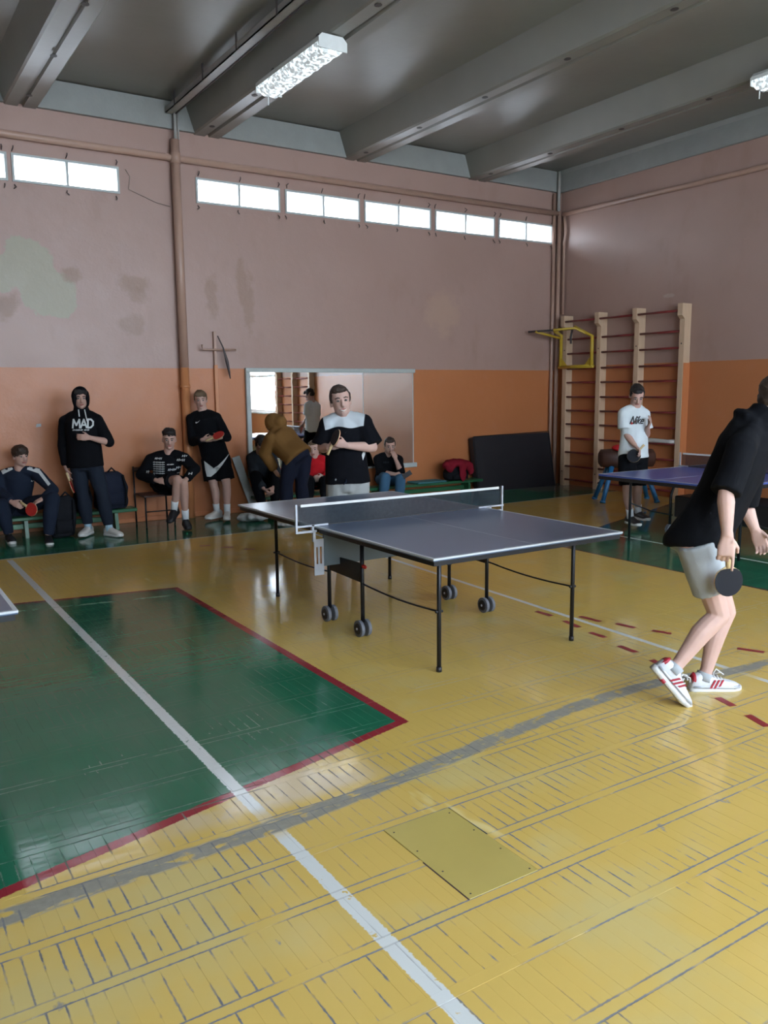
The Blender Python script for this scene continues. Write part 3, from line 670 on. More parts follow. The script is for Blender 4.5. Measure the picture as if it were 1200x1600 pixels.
for y_, s in ((10.38, -1), (9.68, 1)):
    m = MB(); m.prism([(0, 0), (s*.16, 0), (0, .16)], (X0-.012, y_, 2.03), (0, 1, 0), (0, 0, 1), (.02, 0, 0)); m.build('gusset', M['yellow'], pu)

# vaulting buck
bk = thing('vaulting_buck', 'brown leather vaulting buck on splayed blue legs before the wall bars', 'vaulting buck', (9.62, 8.33, 0))
C = V((9.62, 8.33, .64)); ax = rgt_h
m = MB(); m.loft([(C-ax*.40, UP*.09, fwd_h*.10), (C-ax*.37, UP*.13, fwd_h*.15), (C-ax*.1, UP*.145, fwd_h*.175), (C+ax*.1, UP*.145, fwd_h*.175), (C+ax*.37, UP*.13, fwd_h*.15), (C+ax*.40, UP*.09, fwd_h*.10)], 18, sq=2.6); m.build('body', M['brown'], bk, True)
for s in (-1, 1):
    for q in (-1, 1):
        m = MB(); a = C+ax*(s*.24)+fwd_h*(q*.09)-UP*.12; b = V((C.x, C.y, 0))+ax*(s*.40)+fwd_h*(q*.24); m.tube([b, b+(a-b)*.5, a], [.034, .036, .04], 10); lg = m.build('leg', M['bluep'], bk, True)
        m = MB(); m.tube([b, b+(a-b)*.06], .042, 10); m.build('rubber_foot', M['bluep'], lg, True)
m = MB(); 
for k in range(4): m.tube([C+ax*(-.14+.02*k)+fwd_h*(-.19-.004*k)+UP*(.19-.03*k), C+ax*(-.10+.015*k)+fwd_h*-.20+UP*(.02), C+ax*(-.07+.02*k)+fwd_h*-.21+UP*(-.25+.03*k)], [.05, .045, .035], 8)
m.ell(C+ax*-.13+fwd_h*-.12+UP*.16, ax*.13, fwd_h*.10, UP*.05, 12, 6)
tag(m.build('red_jersey', M['redcloth'], None, True), 'red jersey draped over the vaulting buck', 'clothing')

# leaning black mat
mt = thing('gym_mat', 'black padded gym mat leaning against the far wall', 'gym mat', (9.5, YB-.3, 0))
m = MB(); 
a, b = V((8.52, YB-.155, 0)), V((10.22, YB-.155, 0)); th = .11
m.prism([(0, 0), (0, .89), (.02, .91), (1.66, .93), (1.69, .91), (1.71, 0)], V((8.51, YB-.30, .001)), (1, 0, 0), V((0, .19, 1)).normalized(), V((0, .1, -.019)))
m.build('pad', M['mat'], mt)
m = MB(); m.tube([V((8.53, YB-.305, .03)), V((8.53, YB-.14, .90)), V((10.2, YB-.135, .93)), V((10.2, YB-.305, .03))], .008, 6); m.build('piping', M['black'], mt)

# ------------------------------------------------------------------ benches
def bench(x0, x1, label, y0=10.20, y1=10.46, h=.25, kneel=True):
    B = thing('bench', label, 'bench', ((x0+x1)/2, (y0+y1)/2, 0))
    m = MB(); m.cbox((x0, y0, h-.04), (x1, y1, h), .006); m.build('seat', M['green_b'], B)
    n_ = 3
    for k in range(n_):
        x = x0+.25+(x1-x0-.5)*k/(n_-1); m = MB(); m.prism([(0, 0), (.24, 0), (.21, h-.041), (.03, h-.041)], (x-.02, y0+.01, 0), (0, 1, 0), (0, 0, 1), (.04, 0, 0)); m.build('leg', M['green_b'], B)
    m = MB(); m.cbox((x0+.3, (y0+y1)/2-.02, .10), (x1-.3, (y0+y1)/2+.02, .16), .004); m.build('stretcher', M['green_b'], B)
bench(.35, 2.92, 'low green wooden bench at left under the seated youth')
bench(4.55, 8.44, 'low green wooden bench under the mirror')
m = MB(); m.cbox((7.15, 10.17, .2505), (7.70, 10.48, .275), .01); tag(m.build('blanket', M['teal'], None), 'teal folded cloth lying on the bench right of the seated man', 'cloth')

# blob-like bags made from overlapping forms
def remesh(mbx, vox, smooth=4, fac=.5, dec=1.0, amp=0, fs=9.0, stretch=1.0):
    me = bpy.data.meshes.new('tmp'); me.from_pydata(mbx.v, [], mbx.f)
    o = bpy.data.objects.new('tmp', me); COL.objects.link(o)
    r = o.modifiers.new('r', 'REMESH'); r.mode = 'VOXEL'; r.voxel_size = vox; r.use_smooth_shade = True
    if smooth: s = o.modifiers.new('s', 'SMOOTH'); s.iterations = smooth; s.factor = fac
    if dec < 1: d = o.modifiers.new('d', 'DECIMATE'); d.ratio = dec
    dg = bpy.context.evaluated_depsgraph_get(); out = bpy.data.meshes.new_from_object(o.evaluated_get(dg))
    bpy.data.objects.remove(o); bpy.data.meshes.remove(me)
    if amp:
        ns = [v.normal.copy() for v in out.vertices]
        for v, n_ in zip(out.vertices, ns):
            c = v.co; v.co = c+n_*amp*(noise.noise(V((c.x*fs, c.y*fs, c.z*fs*stretch)))+.5*noise.noise(V((c.x*fs*2.3, c.y*fs*2.3, c.z*fs*2.3*stretch+4))))
    for p_ in out.polygons: p_.use_smooth = True
    return out
def put(me, name, mats, parent=None):
    off = V((0, 0, 0)); p = parent
    while p is not None: off += p.location; p = p.parent
    if off.length: me.transform(Matrix.Translation(-off))
    me.name = name; me.materials.clear()
    for m_ in (mats if isinstance(mats, (list, tuple)) else [mats]): me.materials.append(m_)
    return link(name, me, parent)
def bag(loc, w, d, h, mat, label, tilt=0, straps=True, cat='bag', name='backpack'):
    B = thing(name, label, cat, loc); o = V(loc); m = MB()
    m.loft([(o+V((0, 0, .005)), V((w*.42, 0, 0)), V((0, d*.42, 0))), (o+V((0, 0, .05)), V((w*.5, 0, 0)), V((0, d*.5, 0))), (o+V((tilt*.5, 0, h*.55)), V((w*.5, 0, 0)), V((0, d*.46, 0))), (o+V((tilt*.9, .02, h*.9)), V((w*.38, 0, 0)), V((0, d*.36, 0))), (o+V((tilt, .02, h)), V((w*.2, 0, 0)), V((0, d*.2, 0)))], 18, sq=3)
    put(remesh(m, .018, 3, .5, 1, .012, 8), 'body', M[mat], B)
    m = MB(); m.loft([(o+V((0, -d*.52, h*.12)), V((w*.34, 0, 0)), V((0, d*.12, 0))), (o+V((tilt*.2, -d*.50, h*.45)), V((w*.33, 0, 0)), V((0, d*.10, 0)))], 14, sq=3); m.build('front_pocket', M[mat], B, True)
    m = MB(); m.tube([o+V((tilt-.05, 0, h*.98)), o+V((tilt, -.01, h*1.10)), o+V((tilt+.05, 0, h*.98))], .012, 6); m.build('grab_handle', M['bagblack'], B, True)
    if straps:
        for s in (-1, 1): m = MB(); m.tube([o+V((s*w*.3+tilt*.8, -d*.3, h*.9)), o+V((s*w*.40, -d*.62, h*.5)), o+V((s*w*.36, -d*.5, h*.1))], .014, 6); m.build('strap', M['bagblack'], B, True)
    return B
bag((2.63, 10.32, .251), .40, .26, .46, 'bagnavy', 'dark navy backpack standing on the left bench end', .03)
bag((2.30, 10.34, .251), .20, .22, .34, 'bagblack', 'small black bag on the bench behind the hooded youth', 0)
bag((2.0, 10.07, .001), .28, .18, .48, 'bagblack', 'black sports bag on the floor leaning on the left bench', .05)
bag((1.12, 9.98, .001), .30, .26, .36, 'bagblack', 'black bag on the floor at the far left edge', .0, False)
# bag with red jacket on the right bench
bj = bag((7.98, 10.32, .251), .44, .24, .22, 'bagblack', 'black bag on the right bench under a dark red jacket', 0, False)
m = MB(); o = V((7.98, 10.30, .475))
for (dx, dy, dz, a, b, c) in ((0, 0, .05, .24, .15, .06), (-.16, -.02, .02, .12, .12, .07), (.15, -.02, .01, .12, .12, .08), (.02, -.14, -.08, .07, .03, .16), (-.20, -.10, -.02, .08, .05, .06), (.20, -.1, -.05, .06, .05, .1)): m.ell(o+V((dx, dy, dz)), (a, 0, 0), (0, b, 0), (0, 0, c))
tag(put(remesh(m, .02, 3, .5, 1, .02, 9), 'jacket', M['dkred']), 'crumpled dark red jacket lying over the black bag', 'clothing')
# leaning white plank and heap by the table
pk = MB(); A, B = V((4.62, 10.45, .0)), V((4.42, 10.63, .78)); pk.obox((A+B)/2, (B-A)/2, V((.055, .0, .014)), V((0, .011, .003)))
tag(pk.build('plank', M['wframe2']), 'pale plank leaning on the wall beside the leaning youth', 'plank')
def heap(loc, n_, w, d, h, mat, name, label, cat, seed):
    rnd = random.Random(seed); m = MB(); o = V(loc)
    for k in range(n_):
        c = o+V((rnd.uniform(-w, w), rnd.uniform(-d, d), rnd.uniform(.03, h))); r = rnd.uniform(.05, .10); a = rnd.uniform(0, 3)
        m.ell(c, V((math.cos(a), math.sin(a), 0))*r*1.5, V((-math.sin(a), math.cos(a), 0))*r*.8, UP*min(r*.6, c.z*.95))
    tag(put(remesh(m, .016, 2, .5, 1, .02, 14), name, M[mat]), label, cat)
heap((4.33, 9.82, 0), 9, .11, .08, .08, 'paper', 'plastic_bag', 'crumpled pale plastic bags on the floor beside white shoes', 'bag', 3)
heap((4.66, 9.58, 0), 8, .10, .06, .08, 'bagblack', 'dark_jacket', 'dark jacket heaped on the floor beyond the table corner', 'clothing', 5)
heap((4.52, 9.22, 0), 5, .12, .06, .05, 'paper', 'cloth_bundle', 'small pale bundle on the green floor under the table corner', 'cloth', 9)
# chair
ch = thing('chair', 'dark metal chair under the youth in printed black top', 'chair', (3.18, 10.28, 0))
for (x, y, h) in ((3.00, 10.12, .39), (3.36, 10.12, .39), (2.98, 10.48, .74), (3.38, 10.48, .74)):
    m = MB(); m.tube([(x, y, 0), (x, y+(.03 if h > .5 else 0), h)], .011, 8); m.build('leg', M['darkmetal'], ch, True)
m = MB(); m.cbox((2.98, 10.10, .383), (3.38, 10.49, .405), .006); m.build('seat', M['brown'], ch)
m = MB(); m.tube([(2.98, 10.51, .70), (3.18, 10.55, .70), (3.38, 10.51, .70)], .03, 8); m.build('backrest', M['brown'], ch, True)
for y in (10.12,): m = MB(); m.tube([(3.0, y, .2), (3.36, y, .2)], .008, 6); m.build('stretcher', M['darkmetal'], ch, True)
# scrap of paper stuck on the wall
p_ = at(60, 665, 1, YB-.003); m = MB(); m.prism([(-.03, -.02), (.03, -.012), (.032, .022), (-.02, .02)], p_, (1, 0, 0), (0, 0, 1), (0, -.002, 0)); tag(m.build('paper_scrap', M['paper']), 'small pale scrap stuck on the orange wall beside the hooded youth', 'paper')

# ------------------------------------------------------------------ people
def lerp(a, b, t): return a+(b-a)*t
def camvec(v): return (rgt_h*v[0]+UP*v[1]+fwd_h*v[2]).normalized()     # (right, up, away) as seen from the doorway
def limb(mb, a, b, prof, wide=1.0, n=12):
    t = (b-a).normalized(); u = t.cross(V((.31, .2, .93))).normalized(); w = t.cross(u)
    mb.loft([(lerp(a, b, q), u*r*wide, w*r) for q, r in prof], n)
def hand(mb, wr, d, pn, side, s=1.0, curl=.5, thumb=.6, point=None):
    d = d.normalized(); pn = (pn-d*pn.dot(d)).normalized(); w = d.cross(pn)*side     # w: towards the thumb
    R = lambda q, hw, ht: (wr+d*q*s, w*hw*s, pn*ht*s)
    mb.loft([R(-.02, .027, .021), R(.012, .030, .018), R(.045, .040, .017), (wr+d*.082*s, w*.041*s, pn*.014*s), (wr+d*.094*s, w*.037*s, pn*.011*s)], 12, sq=2.6)
    for k, (off, L) in enumerate(((.031, .078), (.0105, .086), (-.0105, .080), (-.031, .063))):
        p = wr+d*.086*s+w*off*s; ang = .10; pts = [p-d*.012*s]; pts.append(p)
        cu_ = curl if not (point is not None and k == 0) else point
        for j, f in enumerate((.45, .31, .24)):
            ang += cu_*(.75 if j == 0 else 1.0)
            pts.append(pts[-1]+(d*math.cos(ang)+pn*math.sin(ang)+w*off*.9*(1-.6*curl))*L*f*s)
        mb.tube(pts, [.0088*s, .0090*s, .0084*s, .0078*s, .0062*s], 8)
    b = wr+d*.028*s+w*.030*s; td = (d*.72+w*.62+pn*(.25+.5*thumb)).normalized()
    p1 = b+td*.042*s; p2 = p1+(td*.6+d*.45+pn*.45*thumb-w*.25*thumb).normalized()*.034*s
    mb.tube([b-td*.02*s, b, p1, p2], [.013*s, .0135*s, .0100*s, .0075*s], 8)
def decal(name, targets, mbx, mat, parent, n_, lift=.0035):
    c_ = sum(mbx.v, V((0, 0, 0)))/len(mbx.v); n_ = V((-c_.x, -c_.y, 0)).normalized()      # prints face the middle of the hall
    vs = []; fs = []
    for o in targets:
        off = len(vs); mw = V((0, 0, 0)); p = o
        while p is not None: mw += p.location; p = p.parent
        vs += [v.co+mw for v in o.data.vertices]; fs += [tuple(i+off for i in p.vertices) for p in o.data.polygons]
    bvh = BVHTree.FromPolygons(vs, fs); bm = bmesh.new()
    vv = [bm.verts.new(v) for v in mbx.v]
    for f in mbx.f:
        try: bm.faces.new([vv[i] for i in f])
        except ValueError: pass
    bmesh.ops.triangulate(bm, faces=bm.faces)
    for _ in range(3):
        es = [e for e in bm.edges if e.calc_length() > .03]
        if es: bmesh.ops.subdivide_edges(bm, edges=es, cuts=1); bmesh.ops.triangulate(bm, faces=bm.faces)
    bad = []
    for v in bm.verts:
        h = bvh.ray_cast(v.co+n_*.6, -n_)
        if h[0] is None: bad.append(v)
        else: v.co = h[0]+n_*lift
    bmesh.ops.delete(bm, geom=bad, context='VERTS')
    me = bpy.data.meshes.new(name); bm.to_mesh(me); bm.free()
    if not me.polygons: return None
    return put(me, name, mat, parent)
def text_mb(body, o, u, v, size, shear=0.0, align='CENTER'):
    cu_ = bpy.data.curves.new('txt', 'FONT'); cu_.body = body; cu_.size = size; cu_.align_x = align; cu_.shear = shear; cu_.resolution_u = 3; cu_.offset = size*.003
    ob = bpy.data.objects.new('txt', cu_); COL.objects.link(ob)
    me = bpy.data.meshes.new_from_object(ob.evaluated_get(bpy.context.evaluated_depsgraph_get()))
    m = MB(); m.add([o+u*q.co.x+v*q.co.y for q in me.vertices], [tuple(p.vertices) for p in me.polygons])
    bpy.data.objects.remove(ob); bpy.data.curves.remove(cu_); bpy.data.meshes.remove(me); return m
def scribble(o, w, h, n):          # small unreadable marks
    m = MB()
    for i in range(n):
        x = (i/(max(n-1, 1))-.5)*w; q = h*(.75+.25*math.sin(i*2.3)); t = w/n*.28
        m.add([o+rgt_h*(x-t)-UP*q/2, o+rgt_h*(x+t)-UP*q/2, o+rgt_h*(x+t+h*.3)+UP*q/2, o+rgt_h*(x-t+h*.3)+UP*q/2], [(0, 1, 2, 3)])
    m.add([o-rgt_h*w/2-UP*h*.08, o+rgt_h*w/2-UP*h*.08, o+rgt_h*w/2+UP*h*.08, o-rgt_h*w/2+UP*h*.08], [(0, 1, 2, 3)])
    return m
GLYPH = {'M': [((.02, 0), (.10, 1)), ((.10, 1), (.45, .30)), ((.45, .30), (.80, 1)), ((.80, 1), (.88, 0))], 'A': [((0, 0), (.36, 1)), ((.36, 1), (.72, 0)), ((.15, .33), (.57, .33))],
  'D': [((.06, 0), (.06, 1)), ((.06, 1), (.42, .98)), ((.42, .98), (.68, .72)), ((.68, .72), (.68, .28)), ((.68, .28), (.42, .02)), ((.42, .02), (.06, 0))],
  'N': [((.0, 0), (.06, 1)), ((.06, 1), (.50, 0)), ((.50, 0), (.58, 1))], 'i': [((.05, 0), (.08, .58)), ((.09, .78), (.10, .92))], 'k': [((.04, 0), (.10, 1)), ((.08, .30), (.38, .62)), ((.14, .36), (.40, 0))],
  'e': [((.03, .30), (.40, .34)), ((.40, .34), (.34, .58)), ((.34, .58), (.14, .60)), ((.14, .60), (.03, .30)), ((.03, .30), (.12, .02)), ((.12, .02), (.40, .06))]}
ADV = {'M': .98, 'A': .80, 'D': .78, 'N': .66, 'i': .20, 'k': .46, 'e': .46}
def letters(txt, o, size, wt, shear=0.0):
    tot = sum(ADV[c] for c in txt); x = -tot/2; out = MB()
    for c in txt:
        for a, b in GLYPH[c]:
            A, B = [o+rgt_h*(x+q[0]+shear*q[1])*size+UP*q[1]*size for q in (a, b)]; t = (B-A).normalized(); w = t.cross(fwd_h)*wt*size/2; A, B = A-t*wt*size*.3, B+t*wt*size*.3
            out.add([A-w, B-w, B+w, A+w], [(0, 1, 2, 3)])
        x += ADV[c]
    return out
SWOOSH = [(-.50, -.08), (-.42, -.20), (-.30, -.235), (-.14, -.20), (.10, -.10), (.50, .22), (.15, .02), (-.10, -.06), (-.24, -.075), (-.32, -.02), (-.30, .12), (-.42, .04)]
def poly_mb(poly, o, u, v, k):
    m = MB(); m.add([o+u*a*k+v*b*k for a, b in poly], [tuple(range(len(poly)))]); return m

def shoe(par, an, toe_dir, up, s, mat, sole, laces=None, trim=None, name='shoe'):
    f = toe_dir.normalized(); u = (up-f*up.dot(f)).normalized(); r = f.cross(u); base = an-u*.088*s
    m = MB(); st = [(-.078, .020, .055), (-.070, .032, .085), (-.03, .037, .108), (.02, .037, .104), (.055, .040, .084), (.10, .045, .068), (.15, .046, .056), (.185, .038, .046), (.203, .020, .036)]
    m.loft([(base+f*q*s+u*(.012+h/2)*s, r*w*s, u*(h/2)*s) for q, w, h in st], 16, sq=2.7)
    sh = m.build(name, mat, par, True)
    m = MB(); ol = [(-.082, .022), (-.07, .036), (-.02, .040), (.04, .040), (.10, .048), (.15, .049), (.19, .040), (.210, .020)]
    m.loft([(base+f*q*s+u*.017*s+u*(.010 if q > .18 else 0)*s, r*w*s, u*.0175*s) for q, w in ol], 14, sq=4); m.build('sole', sole, sh, True)
    if laces:
        for k in range(4):
            q = .045+k*.022; hh = (.098-.011*k)*s; m = MB(); m.tube([base+f*q*s+u*hh+r*.028*s, base+f*(q+.006)*s+u*(hh+.012*s), base+f*q*s+u*hh-r*.028*s], .0042*s, 6); m.build('lace', laces, sh, True)
        for sg in (-1, 1): m = MB(); m.tube([base+f*.05*s+u*.106*s, base+f*.08*s+u*.125*s+r*sg*.03*s, base+f*.10*s+u*.11*s+r*sg*.02*s], .004*s, 6); m.build('lace', laces, sh, True)
    if trim:
        for sg in (-1, 1):
            for k in range(3): m = MB(); c = base+f*(.035+k*.022)*s+u*.060*s+r*sg*.0405*s; m.obox(c, (u*.024+f*.012)*s, f*.0055*s, r*.003*s); m.build('stripe', trim, sh)
        m = MB(); m.loft([(base-f*.074*s+u*.07*s, r*.028*s, u*.03*s), (base-f*.058*s+u*.085*s, r*.037*s, u*.032*s)], 12); m.build('heel_collar', trim, sh, True)
        m = MB(); m.loft([(base+f*q*s+u*.042*s, r*(w+.001)*s, u*.009*s) for q, w in ol[1:-1]], 14, sq=4); m.build('side_band', M['metal'], sh, True)
        m = MB(); m.loft([(base+f*.155*s+u*.040*s, r*.0475*s, u*.020*s), (base+f*.190*s+u*.038*s, r*.040*s, u*.016*s), (base+f*.208*s+u*.034*s, r*.018*s, u*.010*s)], 14, sq=2.7); m.build('toe_cap', M['metal'], sh, True)
        m = MB(); m.loft([(base-f*.01*s+u*.008*s, r*.0425*s, u*.012*s), (base+f*.015*s+u*.008*s, r*.0425*s, u*.012*s)], 12, sq=4); m.build('sole_accent', trim, sh)
    return sh

def person(label, hd, J, look, skin='skin', hair='hair_d', hair_style='short', top=None, legs=None, shoes=('shoe_k', 'sole_w'), socks=None, s=1.0, bulk=1.0, hs=1.0, handR=None, handL=None, vox=.0085, toeR=None, toeL=None, headup=None, smile=False, hood=None, laces=None, trim=None, shoe_up=(None, None), belly=0.0):
    g = {k: ath(v[0], v[1], hd+v[2]) for k, v in J.items()}
    pel = (g['hipR']+g['hipL'])/2; neck = g['neck']; an = (g['anR']+g['anL'])/2
    root = thing('person', label, 'person', V((an.x, an.y, 0)), 'people in the gym')
    tup = (neck-pel).normalized(); tr_ = ((g['shR']-g['shL']).normalized()*.7+(g['hipR']-g['hipL']).normalized()*.3)
    tr_ = (tr_-tup*tr_.dot(tup)).normalized(); tf = tup.cross(tr_)
    look = camvec(look); hu = camvec(headup) if headup else (g['head']-neck).normalized()*.35+UP*.65
    hc0 = g['head']; hf = look; hu = (hu-hf*hu.dot(hf)).normalized(); hr = hf.cross(hu); hc = g['head']; k = s*hs
    W = bulk*s
    # --- body: one continuous skin
    b = MB()
    TP = [(-.10, .10, .085, 0), (0, .150, .105, -.01), (.2, .145, .10, 0), (.45, .128, .092, .008+belly), (.68, .145, .105, .006), (.84, .150, .105, 0), (.95, .120, .080, -.01), (1.02, .062, .058, -.008)]
    b.loft([(lerp(pel, neck, q)+tf*o*W, tr_*w*W, tf*d*W) for q, w, d, o in TP], 18)
    b.tube([lerp(pel, neck, .9), neck, lerp(neck, hc-hf*.01*k, .6), hc-hf*.012*k], [.066*W, .066*W, .060*k, .056*k], 14)
    E = lambda mb, fo, so, uo, rf, rs, ru: mb.ell(hc+hf*fo*k+hr*so*k+hu*uo*k, hf*rf*k, hr*rs*k, hu*ru*k)
    E(b, -.012, 0, .032, .098, .081, .088); E(b, .020, 0, -.035, .068, .066, .082); E(b, .052, 0, -.088, .032, .030, .026); E(b, .045, 0, -.03, .050, .058, .05)
    E(b, .066, 0, .026, .026, .055, .018)
    b.tube([hc+hf*.088*k+hu*.012*k, hc+hf*.105*k-hu*.014*k, hc+hf*.112*k-hu*.030*k, hc+hf*.09*k-hu*.040*k], [.009*k, .012*k, .016*k, .012*k], 8)
    for sd in (-1, 1): E(b, -.008, sd*.079, -.008, .020, .009, .033)
    for sd, L in ((1, 'R'), (-1, 'L')):
        sh, el, wr, ha = g['sh'+L], g['el'+L], g['wr'+L], g['ha'+L]
        b.ell(sh, tr_*.058*W, tf*.058*W, tup*.055*W)
        limb(b, sh, el, [(0, .052*W), (.35, .050*W), (.7, .043*W), (1, .038*W)]); b.ell(el, V((.038*W, 0, 0)), V((0, .038*W, 0)), V((0, 0, .038*W)), 10, 6)
        limb(b, el, wr, [(0, .038*W), (.22, .043*W), (.6, .035*W), (1, .026*W)])
        H = (handR if sd > 0 else handL) or {}
        pn = camvec(H['pn']) if 'pn' in H else (tr_*-sd*.8-tf*.3)
        hand(b, wr, ha-wr, pn, sd, s*H.get('s', 1.0), H.get('curl', .5), H.get('thumb', .6), H.get('point'))
        hp, kn, ank = g['hip'+L], g['kn'+L], g['an'+L]
        b.ell(hp, tr_*.085*W, tf*.09*W, tup*.09*W)
        limb(b, hp, kn, [(0, .086*W), (.3, .082*W), (.7, .066*W), (1, .055*W)])
        b.ell(kn, V((.055*W, 0, 0)), V((0, .055*W, 0)), V((0, 0, .055*W)), 12, 6)
        sd_ = (ank-kn).normalized(); td = camvec(toeR if sd > 0 else toeL) if (toeR if sd > 0 else toeL) else tf
        back = -(td-sd_*td.dot(sd_)).normalized()
        u_ = sd_.cross(back)
        b.loft([(lerp(kn, ank, q)+back*o*W, u_*r*W, back*r*W) for q, r, o in ((0, .054, 0), (.2, .056, .010), (.38, .055, .014), (.65, .043, .006), (.88, .034, 0), (1, .036, 0))], 14)
        sup = camvec(shoe_up[0 if sd > 0 else 1]) if shoe_up[0 if sd > 0 else 1] else UP; sup = (sup-td*sup.dot(td)).normalized()
        b.tube([ank-sd_*.02, ank+td*.04*s-sup*.035*s, ank+td*.09*s-sup*.05*s], [.035*s, .028*s, .018*s], 8)
    me = remesh(b, vox, 4, .5, .45)
    body = put(me, 'body', M[skin], root)
    # --- face
    for sd in (-1, 1):
        m = MB(); E(m, .080, sd*.031, .006, .011, .015, .0085); e = m.build('eye', M['eyew'], root, True)
        m = MB(); E(m, .089, sd*.031, .006, .004, .007, .007); m.build('iris', M['iris'], e, True)
        m = MB(); m.tube([hc+hf*.086*k+hr*sd*.014*k+hu*.026*k, hc+hf*.087*k+hr*sd*.033*k+hu*.031*k, hc+hf*.074*k+hr*sd*.052*k+hu*.025*k], [.0045*k, .0055*k, .003*k], 6); m.build('eyebrow', M[hair], root, True)
    m = MB(); E(m, .084, 0, -.062, .011, .026, .0055); E(m, .083, 0, -.070, .011, .021, .0055); m.build('lips', M['lip'], root, True)
    if smile: m = MB(); m.tube([hc+hf*.078*k+hr*sx*k-hu*(.074-abs(sx)*.45)*k+hf*(.017-abs(sx)*.5)*k for sx in (-.030, -.018, 0, .018, .030)], [.002*k, .005*k, .0065*k, .005*k, .002*k], 8); m.build('teeth', M['teeth'], root, True)
    # --- hair
    if hair_style:
        h = MB()
        if hair_style == 'curly':
            rr = random.Random(len(label)); E(h, -.022, 0, .058, .100, .084, .078)
            for q in range(26):
                a = rr.uniform(0, 6.28); rad = rr.uniform(.3, 1); E(h, -.015+.085*rad*math.cos(a), .07*rad*math.sin(a), .13-.045*rad*rad, .026, .026, .024)
            E(h, .062, .0, .098, .03, .06, .028)
        else:
            E(h, -.024, 0, .050, .097, .083, .082); E(h, -.048, 0, .0, .062, .074, .06)
            E(h, .050, .010, .090, .040, .062, .030)
            for sd in (-1, 1): E(h, .0, sd*.070, .03, .034, .016, .045)
            if hair_style == 'fringe': E(h, .066, .018, .074, .028, .056, .030); E(h, .05, -.045, .07, .03, .03, .035)
            if hair_style == 'bowl': E(h, -.01, 0, .052, .104, .094, .085); E(h, .074, 0, .062, .022, .065, .024)
            if hair_style == 'quiff': E(h, .058, 0, .108, .036, .055, .026)
        put(remesh(h, .007, 2, .5, .5, .006, 40), 'hair', M[hair], root)
    parts = {}
    # --- lower garment
    if legs:
        c = MB(); ex = legs.get('ex', 1.0)*W
        c.loft([(pel+tup*q*s+tf*o*W, tr_*w*ex, tf*d*ex) for q, w, d, o in ((-.09, .13, .115, 0), (-.02, .172, .135, -.012), (.06, .168, .13, -.004), (legs.get('waist', .14), .155, .12, 0))], 18)
        for L in 'RL':
            hp, kn, ank = g['hip'+L], g['kn'+L], g['an'+L]
            if legs['kind'] == 'shorts':
                e = legs.get('len', .8); limb(c, hp, lerp(hp, kn, e), [(0, .106*ex), (.5, .104*ex), (1, .102*ex*legs.get('flare', 1))], n=16)
            else:
                limb(c, hp, kn, [(0, .106*ex), (.5, .094*ex), (1, .076*ex)], n=16); c.ell(kn, V((.076*ex, 0, 0)), V((0, .076*ex, 0)), V((0, 0, .076*ex)))
                limb(c, kn, lerp(kn, ank, legs.get('len', .95)), [(0, .078*ex), (.4, .080*ex), (.9, .060*ex), (1, .057*ex)], n=16)
        parts['legs'] = put(remesh(c, .011, 3, .5, .6, legs.get('amp', .009), 7, .7), legs['name'], M[legs['mat']], root)
    # --- upper garment
    if top:
        c = MB(); o = top.get('off', .026); hem = top.get('hem', .10)*s; lp = (neck-pel).length
        TT = [(-hem/lp, .158, .118, 0), (-hem/lp*.5, .160, .120, -.006), (.05, .156, .114, -.008), (.2, .150, .108, 0), (.45, .140, .102, .008+belly), (.68, .148, .108, .006), (.84, .150, .106, 0), (.94, .130, .086, -.01), (1.0, .080, .068, -.008), (1.05, .052, .050, -.006)]
        ff = UP.cross(tr_).normalized() if top.get('flat') else tf
        c.loft([(lerp(pel, neck, q)+tf*oo*W, tr_*(w*W+o), tf*(d*W+o)) if not (top.get('flat') and q < .1) else (pel+UP*(q*lp if q <= 0 else .02)+ff*(oo+.006)*W, tr_*(w*W+o), ff*(d*W+o+.032)) for q, w, d, oo in TT], 20)
        for sd, L in ((1, 'R'), (-1, 'L')):
            sh, el, wr = g['sh'+L], g['el'+L], g['wr'+L]; sl = top['sleeve'][0 if sd > 0 else 1] if isinstance(top['sleeve'], tuple) else top['sleeve']
            sr = top.get('sr', 0.014); c.ell(sh, tr_*(.060*W+sr), tf*(.062*W+sr), tup*(.058*W+sr))
            c.tube([lerp(sh, neck, .85)+tup*.012, lerp(sh, neck, .45)+tup*.016, sh], [.045*W+sr, .050*W+sr, .056*W+sr], 12)
            if sl <= 1: limb(c, sh, lerp(sh, el, sl), [(0, .056*W+sr), (.6, .055*W+sr*1.25), (1, .054*W+sr*1.6)], n=14)
            else:
                limb(c, sh, el, [(0, .056*W+sr), (.5, .051*W+sr), (1, .044*W+sr)], n=14); c.ell(el, V((.044*W+sr, 0, 0)), V((0, .044*W+sr, 0)), V((0, 0, .044*W+sr)))
                limb(c, el, lerp(el, wr, sl-1), [(0, .044*W+sr), (.4, .042*W+sr), (.9, .034*W+sr), (1, .030*W+sr)], n=14)
        if hood == 'down':
            for q in range(9):
                a = math.pi*(q/8*1.5+.25)+math.pi/2; c.ell(neck+tup*.022+tr_*math.cos(a)*.085*s+tf*(math.sin(a)*.080-.02)*s+tup*(-.02*math.sin(a)), tr_*.040*s, tf*.042*s, tup*.034*s)
            c.tube([neck, lerp(neck, hc, .28), lerp(neck, hc, .60)], [.100*s, .095*s, .088*s], 14)
            c.ell(neck-tf*.085*s-tup*.035, tr_*.115*s, tf*.048*s, tup*.070*s)
